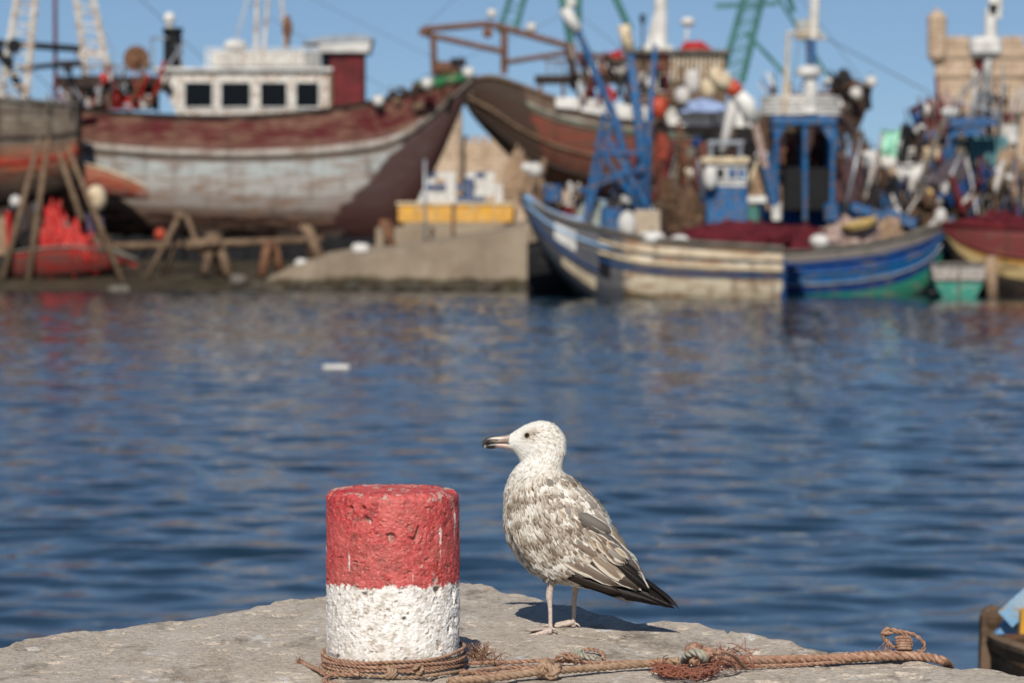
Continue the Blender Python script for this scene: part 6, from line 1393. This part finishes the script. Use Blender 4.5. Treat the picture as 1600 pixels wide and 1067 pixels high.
# ---- black hull added to stand in for shade by the slipway, green tub, far right boat
def side_boats():
    Y = 163; t = thing('shade_skiff', 'black skiff added as shade between the slipway and the cream striped boat', 'skiff', tuple(W(865, 448, Y)))
    H = Hull([(824, 384, 470, .9), (850, 378, 474, 1.2), (880, 382, 474, 1.2), (910, 394, 470, .8), (930, 404, 450, .1)], Y, full=.5); m = hull_mat('shade_black_hull', [(0, (.010, .010, .012)), (.9, (.018, .017, .018))], (.03, .03, .03), .2)
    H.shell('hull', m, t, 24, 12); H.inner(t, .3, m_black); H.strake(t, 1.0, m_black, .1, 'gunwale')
    # tub seen end on
    Y = 155.6; t = thing('tub_boat', 'small round ended white and green tub boat floating at the bow of the blue boat', 'boat', tuple(W(1498, 470, Y)))
    a = W(1456, 0, Y).x; c = W(1541, 0, Y).x; cx = (a+c)/2; R_ = (c-a)/2; zt = W(0, 412, Y).z; zb = -.35
    def sec(k): return [Vector((cx+s_*R_*k*(1-.06*q)*(math.sin(min(1, (1-q)*1.0+.0)*PI/2)**.5), 0, zt+(zb-zt)*q)) for s_, q in [(-1, q) for q in np.linspace(0, .98, 9)]+[(1, q) for q in np.linspace(.98, 0, 9)]]
    for nm, lo, hi, mt in (('upper_planks', .0, .40, M('dirty_grey_white', (.42, .40, .37), (.28, .26, .24), 2.5, .8, stain=(.2, .14, .1), stain_amt=.5)), ('lower_planks', .45, 1.0, M('sea_green_paint', (.04, .25, .18), (.03, .17, .13), 1.3, .6, stain=(.4, .38, .3), stain_amt=.2))):
        b = MB(); rows = []
        for k, yy in ((1.0, 0), (1.0, 1.2), (.9, 2.4), (.55, 3.6), (.1, 4.2)):
            q = np.linspace(lo, hi*.985, 8); L_ = [Vector((cx-R_*k*math.cos(x_*PI/2)**.45, Y+yy, zt+(zb-zt)*x_)) for x_ in q]; Rr = [Vector((2*cx-v.x, v.y, v.z)) for v in reversed(L_)]; rows.append(L_+Rr)
        n_ = len(rows[0]); b.add([v for r in rows for v in r], [(i*n_+j, i*n_+j+1, i*n_+n_+j+1, i*n_+n_+j) for i in range(4) for j in range(n_-1)]+[tuple(range(n_))]); b.build(nm, mt, t)
    b = MB(); b.bar((cx, Y-.06, zt), (cx, Y-.06, 0.05), .12, .08); b.bar((a+.1, Y-.05, zt), (c-.1, Y-.05, zt), .14, .14); b.build('transom_post', m_greyw, t)
    pole_thing('mooring_pile', 'rust brown mooring pile standing in the water right of the green tub boat', 'pile', [W(1551, 475, 156), W(1548, 400, 156)], .28, m_net_t)
    Y = 160; t = thing('fishing_boat', 'maroon and yellow fishing boat running out of the right edge of the picture', 'fishing boat', tuple(W(1600, 455, Y)))
    H = Hull([(1474, 352, 372, .15), (1500, 354, 428, 1.0), (1540, 357, 466, 1.8), (1600, 360, 486, 2.2), (1680, 360, 488, 2.2), (1760, 356, 480, 2.0), (1830, 346, 440, .8)], Y, full=.6)
    m = hull_mat('maroon_yellow_hull', [(0, (.02, .016, .014)), (.46, (.03, .025, .02)), (.55, (.45, .33, .15)), (.69, (.40, .20, .04)), (.77, (.15, .03, .028)), (.95, (.20, .05, .05))], (.12, .07, .05), .4, (), .012, .4)
    H.shell('hull', m, t, 50, 24); H.inner(t, .5); H.strake(t, 1.0, m_maroon, .18, 'gunwale'); H.strake(t, .76, m_maroon, .13)
side_boats()

# ---- the crowd of boats moored behind, each with hull, house, posts and mast
def back_boat(name, label, Y, st, hm, house=None, posts=(), mast=None, mats=(m_blue, m_white2), extra=None):
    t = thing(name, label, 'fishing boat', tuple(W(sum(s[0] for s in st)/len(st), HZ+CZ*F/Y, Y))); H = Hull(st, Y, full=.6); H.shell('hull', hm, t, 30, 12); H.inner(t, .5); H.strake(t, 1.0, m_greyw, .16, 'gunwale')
    if house:
        for (x0, x1, y0, y1, dy, mt) in house:
            h = cabin(t, x0, x1, y0, y1, Y+dy, 2.2, mt, 'wheelhouse', .06)
            b = MB(); a = W(x0-3, y0, Y+dy-.15); c = W(x1+3, y0-5, Y+dy-.15); b.box(((a.x+c.x)/2, Y+dy+1.1, (a.z+c.z)/2), (c.x-a.x, 2.6, c.z-a.z)); sub(h, b, 'roof', mats[1])
            n_ = max(1, int((x1-x0)/22)); 
            for i in range(n_): xx = x0+(x1-x0)*(i+.5)/n_; g = window(h, xx-6, xx+6, y0+6, y0+18, Y+dy-.03, mats[1]); sub(h, g, 'window_pane', m_glass)
    for (a, c, r, mt) in posts: b = MB(); b.tube([W(*a, Y-.3), W(*c, Y-.3)], r, 7); b.build('post', mt, t)
    if mast:
        for (pts, r, mt) in mast: b = MB(); b.tube([W(x, y, Y) for x, y in pts], r, 8); b.build('mast', mt, t, smooth=True)
    return t
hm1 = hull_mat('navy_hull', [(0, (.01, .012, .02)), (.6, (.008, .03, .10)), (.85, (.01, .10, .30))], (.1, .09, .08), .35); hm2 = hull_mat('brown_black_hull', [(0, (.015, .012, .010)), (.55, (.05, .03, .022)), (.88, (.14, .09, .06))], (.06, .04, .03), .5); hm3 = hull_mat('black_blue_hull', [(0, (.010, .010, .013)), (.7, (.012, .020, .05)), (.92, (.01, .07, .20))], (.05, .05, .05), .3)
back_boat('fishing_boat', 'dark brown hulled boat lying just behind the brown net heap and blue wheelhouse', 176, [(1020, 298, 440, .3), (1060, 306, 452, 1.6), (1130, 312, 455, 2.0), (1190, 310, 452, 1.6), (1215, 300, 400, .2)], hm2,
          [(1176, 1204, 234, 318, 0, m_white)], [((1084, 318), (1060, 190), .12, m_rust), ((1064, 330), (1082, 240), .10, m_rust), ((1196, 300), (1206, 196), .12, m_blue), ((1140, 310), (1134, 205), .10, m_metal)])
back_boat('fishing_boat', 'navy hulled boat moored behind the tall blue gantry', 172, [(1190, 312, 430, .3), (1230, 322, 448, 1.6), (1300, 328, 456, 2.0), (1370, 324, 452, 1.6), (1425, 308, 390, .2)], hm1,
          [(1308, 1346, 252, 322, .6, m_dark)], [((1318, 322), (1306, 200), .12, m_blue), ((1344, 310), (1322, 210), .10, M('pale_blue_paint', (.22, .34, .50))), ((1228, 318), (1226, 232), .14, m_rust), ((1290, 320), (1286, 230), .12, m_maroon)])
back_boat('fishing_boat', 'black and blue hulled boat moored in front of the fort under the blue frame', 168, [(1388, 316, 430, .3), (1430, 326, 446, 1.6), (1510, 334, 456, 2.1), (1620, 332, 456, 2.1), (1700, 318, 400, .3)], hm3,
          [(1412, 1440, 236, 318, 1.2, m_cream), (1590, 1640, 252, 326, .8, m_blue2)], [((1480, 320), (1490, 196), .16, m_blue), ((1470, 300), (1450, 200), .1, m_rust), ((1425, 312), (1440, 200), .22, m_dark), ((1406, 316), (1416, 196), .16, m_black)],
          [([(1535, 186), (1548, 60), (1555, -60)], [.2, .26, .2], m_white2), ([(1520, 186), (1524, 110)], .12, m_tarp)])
def upper_frame():
    Y = 167.5; t = thing('mast_frame', 'blue gantry with a maroon box and white mast standing before the fort tower', 'gantry', tuple(W(1520, 330, Y)))
    b = MB(); b.bar(W(1484, 192, Y+2), W(1558, 190, Y+2), .4, .45); b.build('cross_beam', m_blue, t); b = MB(); b.bar(W(1484, 192, Y), W(1558, 190, Y), .4, .45); b.prism([W(x, y, Y-.1) for x, y in ((1496, 194), (1545, 194), (1534, 212), (1506, 212))], (0, .2, 0)); b.build('cross_beam', m_blue, t)
    b = MB(); b.tube([W(1476, 280, Y-.2), W(1478, 240, Y-.2), W(1484, 215, Y-.2), W(1500, 206, Y-.2)], .16, 7); b.build('curved_davit', m_blue, t, smooth=True)
    b = MB(); b.prism([W(x, y, Y+.5) for x, y in ((1522, 92), (1546, 92), (1542, 112), (1528, 112))], (0, .8, 0)); b.build('maroon_box', m_maroon, t)
    b = MB(); b.lathe(W(1548, 88, Y+.4), [(.34, 0), (.40, .4), (.30, 2.3), (.24, 2.5)], 12); b.build('mast_shroud', m_white2, t, smooth=True)
    b = MB(); b.tube([W(1560, 30, Y), W(1566, -60, Y)], .16, 7); b.build('antenna', m_white2, t)
    b = MB(); b.box(W(1552, 12, Y), (.4, .3, .35)); b.build('mast_lamp', m_black, t)
    b = MB(); b.box(W(1540, 74, Y+.4), (1.7, 1.0, 1.0), bev=.2); b.build('mast_basket', m_tarp, t)
    b = MB()
    for (a, c) in (((1485, 190), (1528, 112)), ((1520, 190), (1534, 110)), ((1556, 190), (1540, 110)), ((1500, 160), (1560, 176)), ((1470, 200), (1510, 130)), ((1562, 190), (1568, 100)), ((1506, 190), (1548, 130))): b.tube([W(*a, Y), W(*c, Y)], .06, 5)
    b.build('stay', m_metal, t)
upper_frame()
a = W(1520, 262, 169); c = W(1576, 213, 169); b = MB(); b.box(((a.x+c.x)/2, 170, (a.z+c.z)/2), (c.x-a.x, 2.0, c.z-a.z), bev=.12)
for k in range(7): b.bar((a.x+.1+(c.x-a.x-.2)*k/6, 168.97, a.z+.1), (a.x+.1+(c.x-a.x-.2)*k/6, 168.97, c.z-.1), .10, .06)
solo(b, 'canvas_box', m_tealbox, 'faded teal canvas covered box in front of the fort tower', 'box')
solo(drape(1374, 1404, 200, 252, 172, 1, .25, .1, .7), 'mint_cloth', m_mint, 'mint green cloth hanging from a line against the dark gear', 'cloth', smooth=True)
solo(drape(1402, 1452, 252, 314, 167, 5, .3, -.3, .35), 'white_tarpaulin', m_tarp, 'dirty white tarpaulin gathered to a point below the mint cloth', 'tarpaulin', smooth=True)
solo(drape(1432, 1468, 228, 252, 168, 9, .2, .1, .9), 'cream_cloth', m_cream, 'cream cloth slung above the white tarpaulin', 'cloth', smooth=True)
for i, (x0, x1, y0, y1, Yq, dp, mt, lb) in enumerate((
    (1296, 1352, 250, 318, 166, 1.6, M('plum_net', (.12, .06, .06), (.05, .03, .035), 3, .95, b=1, bd=.1), 'dark plum coloured net heap right of the blue gantry'),
    (1112, 1140, 200, 246, 165, 1.4, m_net_k, 'black net bundle hanging above the blue wheelhouse'),
    (1146, 1182, 206, 262, 166, 1.6, m_net_k, 'black tangle of gear behind the white jointed arm'),
    (1180, 1212, 176, 236, 170, 1.6, m_net_b, 'brown net bundle between the jointed arm and the blue gantry'),
    (1226, 1262, 206, 300, 168, 1.4, m_net_b, 'brown nets hanging between the blue gantry posts, left bay'),
    (1264, 1300, 206, 300, 168, 1.4, m_net_k, 'dark nets hanging between the blue gantry posts, right bay'),
    (1196, 1226, 270, 330, 166, 1.4, m_net_t, 'sandy net heap at the left foot of the blue gantry'),
    (1330, 1362, 210, 262, 175, 1.6, m_net_b, 'brown net heap against the sky left of the mint cloth'),
    (1404, 1436, 196, 260, 174, 1.6, m_net_k, 'black net bundle right of the mint cloth'),
    (1430, 1480, 178, 240, 178, 2.0, M('rose_net', (.32, .15, .14), (.14, .07, .07), 3, .95, b=1, bd=.1), 'rose brown net heap at the left foot of the fort tower'),
    (1442, 1508, 150, 200, 182, 2.0, m_net_p, 'pale heap of nets high up before the left corner of the fort'),
    (1440, 1530, 262, 330, 165, 2.4, M('violet_grey_net', (.13, .105, .12), (.06, .05, .06), 3, .95, b=1, bd=.1), 'violet grey net mound under the blue frame'),
    (1540, 1640, 252, 335, 164, 3.0, m_net_t, 'large tan and orange net mound at the right edge'),
    (1352, 1440, 286, 345, 164.5, 2.0, m_net_k, 'low black net mound behind the bow of the blue boat'),
    (1402, 1530, 312, 352, 163, 2.4, m_net_b, 'low brown net mound behind the blue boat bow'),
    (1500, 1620, 335, 362, 158.6, 2.0, m_net_r, 'dark red net spread on the maroon and yellow boat'),
    (1030, 1062, 280, 316, 168, 1.6, m_net_b, 'small reddish brown gear heap right of the blue booms'))):
    solo(mound(x0, x1, y0, y1, Yq, dp, 40+i*3, .34), 'net_heap', mt, lb, 'net', smooth=True)
for i, (x0, y0, x1, y1, Yq, w_, mt, lb) in enumerate(((1498, 322, 1560, 262, 162.6, .34, m_tarp, 'white plank leaning in front of the tan net mound, upper one'), (1510, 336, 1572, 280, 162.3, .30, m_white, 'white plank leaning in front of the tan net mound, lower one'), (1530, 340, 1584, 296, 162, .26, m_greyw, 'grey plank lowest in the leaning bundle by the tan nets'),
                                                     (1478, 318, 1546, 256, 163, .55, m_blue2, 'folded dark blue canvas strip left of the leaning white planks'), (1382, 332, 1430, 350, 162, .5, m_blue, 'blue tarpaulin roll behind the small tan net heap'), (1330, 322, 1400, 344, 162.4, .42, m_blue, 'blue canvas roll lying behind the yellow basket'), (1402, 284, 1412, 316, 166, .6, m_blue2, 'dark blue bundle left of the gathered white tarpaulin'))):
    b = MB(); b.bar(W(x0, y0, Yq), W(x1, y1, Yq), w_, w_*(.5 if i < 3 else 1)); solo(b, 'plank' if i < 3 else 'canvas_roll', mt, lb, 'plank' if i < 3 else 'canvas')
b = MB(); b.lathe(W(1447, 305, 164), [(.25, -.12), (.38, -.12), (.38, .12), (.25, .12)], 14, 'Y'); solo(b, 'rope_coil', M('straw_yellow', (.6, .42, .16)), 'small yellow rope coil right of the white tarpaulin point', 'rope')

# ---- scattered thin lines and poles through the crowd
for i, (x0, y0, x1, y1, Yq, r, mt, lb) in enumerate(((1050, 346, 1030, 262, 162, .08, m_rust, 'thin rusty pole right of the blue booms'), (1104, 352, 1148, 206, 163.6, .07, m_rust, 'thin rusty pole crossing behind the blue wheelhouse'), (1318, 340, 1346, 216, 163, .08, m_metal, 'thin grey pole leaning right behind the pale pink nets'), (1390, 330, 1372, 238, 165, .06, m_rust, 'thin brown pole below the mint cloth'), (1462, 330, 1502, 238, 164, .07, m_metal, 'thin grey pole leaning across the violet net mound'), (1424, 322, 1474, 190, 166, .12, m_greyw, 'thick pale pole leaning in front of the black net bundle'), (1150, 340, 1184, 250, 158, .07, m_cream, 'thin cream pole beside the short white board'))):
    pole_thing('boat_hook', lb, 'pole', [W(x0, y0, Yq), W(x1, y1, Yq)], r, mt)

# ---- dense rigging: every back boat carries bundles of thin lines, rods and small gear of its own
def rig(owner_label, cat_name, boxes, Y, n, seed, mats):
    r = random.Random(seed); x0, x1, y0, y1 = boxes; t = thing(cat_name, owner_label, 'rigging', tuple(W((x0+x1)/2, y1, Y)))
    for k in range(n):
        xa = r.uniform(x0, x1); ya = y1-r.uniform(0, 14); xb = xa+r.uniform(-34, 34); yb = r.uniform(y0, y0+(y1-y0)*.55); b = MB(); m = r.choice(mats); rad = r.choice((.035, .05, .05, .09, .12))
        b.tube([W(xa, ya, Y+r.uniform(-1.2, 1.2)), W((xa+xb)/2+r.uniform(-3, 3), (ya+yb)/2, Y), W(xb, yb, Y+r.uniform(-1.2, 1.2))], rad, 5); b.build('spar' if rad > .08 else 'line', m, t)
        if r.random() < .4:
            c = W(xb+r.uniform(-4, 4), yb+r.uniform(6, 40), Y+r.uniform(-1, 1)); s = r.uniform(.16, .42); q = MB(); R_ = Matrix.Rotation(r.uniform(0, 3), 3, 'Y')
            if r.random() < .5: q.lathe(c, [(s*.3, -s*.6), (s, -s*.5), (s*.9, s*.5), (s*.3, s*.6)], 8, R=R_)
            else: q.box(c, (s*2, s, s*1.3), R_, bev=.03)
            q.build('block', r.choice(mats), t)
MX = [m_rust, m_blue, m_dark, m_black, m_tarp, m_wood, m_blue2, m_net_b, m_maroon, m_greyw, m_dark, m_black]
for i, (lb, bx, Yr, n_) in enumerate((('tangle of poles and lines rising behind the brown net heap and blue booms', (1015, 1100, 210, 320), 170, 20), ('tangle of poles and lines around the jointed white arm', (1110, 1205, 228, 300), 167, 20), ('tangle of lines and gear inside the blue gantry under the crow platform', (1206, 1312, 200, 335), 167, 34), ('tangle of poles and lines against the sky right of the blue gantry', (1305, 1365, 205, 330), 170, 24),
    ('tangle of poles and gear around the mint cloth', (1362, 1440, 205, 320), 173, 26), ('tangle of lines and gear standing before the left corner of the fort', (1435, 1510, 120, 300), 174, 36), ('tangle of poles and lines before the middle of the fort tower', (1500, 1600, 120, 300), 176, 40), ('tangle of gear low behind the bow of the blue boat', (1380, 1500, 270, 345), 163.5, 26), ('tangle of gear on the foredeck of the cream striped boat', (860, 1000, 270, 355), 158, 24), ('tangle of rods and gear at the right edge above the maroon hull', (1500, 1600, 240, 345), 161.5, 24))):
    rig(lb, 'rigging_tangle', bx, Yr, n_, 100+i, MX)
rig('tangle of rusty lines and gear on the deck of the red trawler', 'rigging_tangle', (900, 1060, 70, 165), 211, 34, 140, [m_rust, m_dark, m_maroon, m_tarp, m_black, m_wood])
rig('tangle of gear beside the dark net bundle on the bow of the red trawler', 'rigging_tangle', (1180, 1330, 110, 165), 211, 18, 141, [m_rust, m_dark, m_maroon, m_tarp, m_black])
rig('tangle of lines and gear on the after deck of the big grey and maroon trawler', 'rigging_tangle', (96, 245, 95, 170), 187.5, 26, 142, [m_rust, m_dark, m_red, m_tarp, m_black, m_metal])
rig('tangle of lines and gear on the foredeck of the big grey and maroon trawler', 'rigging_tangle', (575, 700, 128, 160), 189, 12, 143, [m_rust, m_dark, m_wood])

# ---- keel blocks under the red trawler
for i, px in enumerate((860, 960, 1060, 1160)):
    p = W(px, 330, 214); b = MB()
    for z in range(6): b.box((p.x, 214, 3.6+z*.28), (1.6-(z % 2)*.6, 2.4, .27))
    solo(b, 'keel_block', m_dark, ['dark keel block stack under the stern of the red trawler', 'dark keel block stack second from the stern under the red trawler', 'dark keel block stack third from the stern under the red trawler', 'dark keel block stack nearest the bow under the red trawler'][i], 'keel block', 'keel blocks under the red trawler')

# ---- float drifting on the water
p = W(525, 576, 78.3); b = MB(); b.box((p.x, p.y, .03), (.66, .40, .12), bev=.04); solo(b, 'drifting_foam', m_tarp, 'flat white block of foam drifting alone on the open water', 'foam block')

# ---- near boat at the lower right corner
def near_boat():
    Y = 12.6; t = thing('small_boat', 'end of a blue and yellow wooden boat below the quay at lower right', 'boat', tuple(W(1620, 1090, Y)))
    H = Hull([(1545, 990, 1200, .05), (1560, 992, 1260, .25), (1600, 993, 1330, .50), (1700, 988, 1400, .72), (1900, 975, 1440, .85), (2200, 955, 1440, .85), (2500, 940, 1420, .7)], Y, full=.6)
    m = hull_mat('near_blue_yellow_hull', [(0, (.02, .018, .014)), (.55, (.035, .026, .018)), (.80, (.05, .035, .022)), (.93, (.20, .10, .05))], (.10, .06, .04), .4, (), .02, .4)
    H.shell('hull', m, t, 40, 20); H.inner(t, .15)
    b = MB(); b.bar(W(1547, 1090, Y), W(1550, 962, Y), .07, .09); b.ball(W(1550, 966, Y), .05, 10, 7, (1, 1, 1.1)); b.build('stem_post', m_wood, t)
    b = MB(); b.tube([H.p(u, 1, 1, .02) for u in np.linspace(0, 1, 20)], .022, 6); b.tube([H.p(u, 1, -1, .02) for u in np.linspace(0, 1, 20)], .022, 6); b.build('gunwale', m_wood, t)
    b = MB(); q = [W(x, y, Y-.15) for x, y in ((1556, 990), (1572, 968), (1592, 962), (1596, 990))]; b.prism(q, (0, .05, 0)); b.build('bow_board', M('sky_blue_paint', (.10, .30, .55), (.34, .42, .50), 9, .6, stain=(.3, .2, .1), stain_amt=.4), t)
    b = MB(); b.prism([W(x, y, Y-.3) for x, y in ((1594, 990), (1596, 955), (1640, 930), (1720, 930), (1720, 990))], (0, .05, 0)); b.build('side_board', m_yell, t)
    b = MB(); b.bar(W(1572, 966, Y-.2), W(1640, 905, Y-.25), .05, .08); b.build('top_rail', M('pale_sky_paint', (.16, .34, .52), (.34, .38, .40), 8, .6, stain=(.3, .22, .12), stain_amt=.4), t)
near_boat()
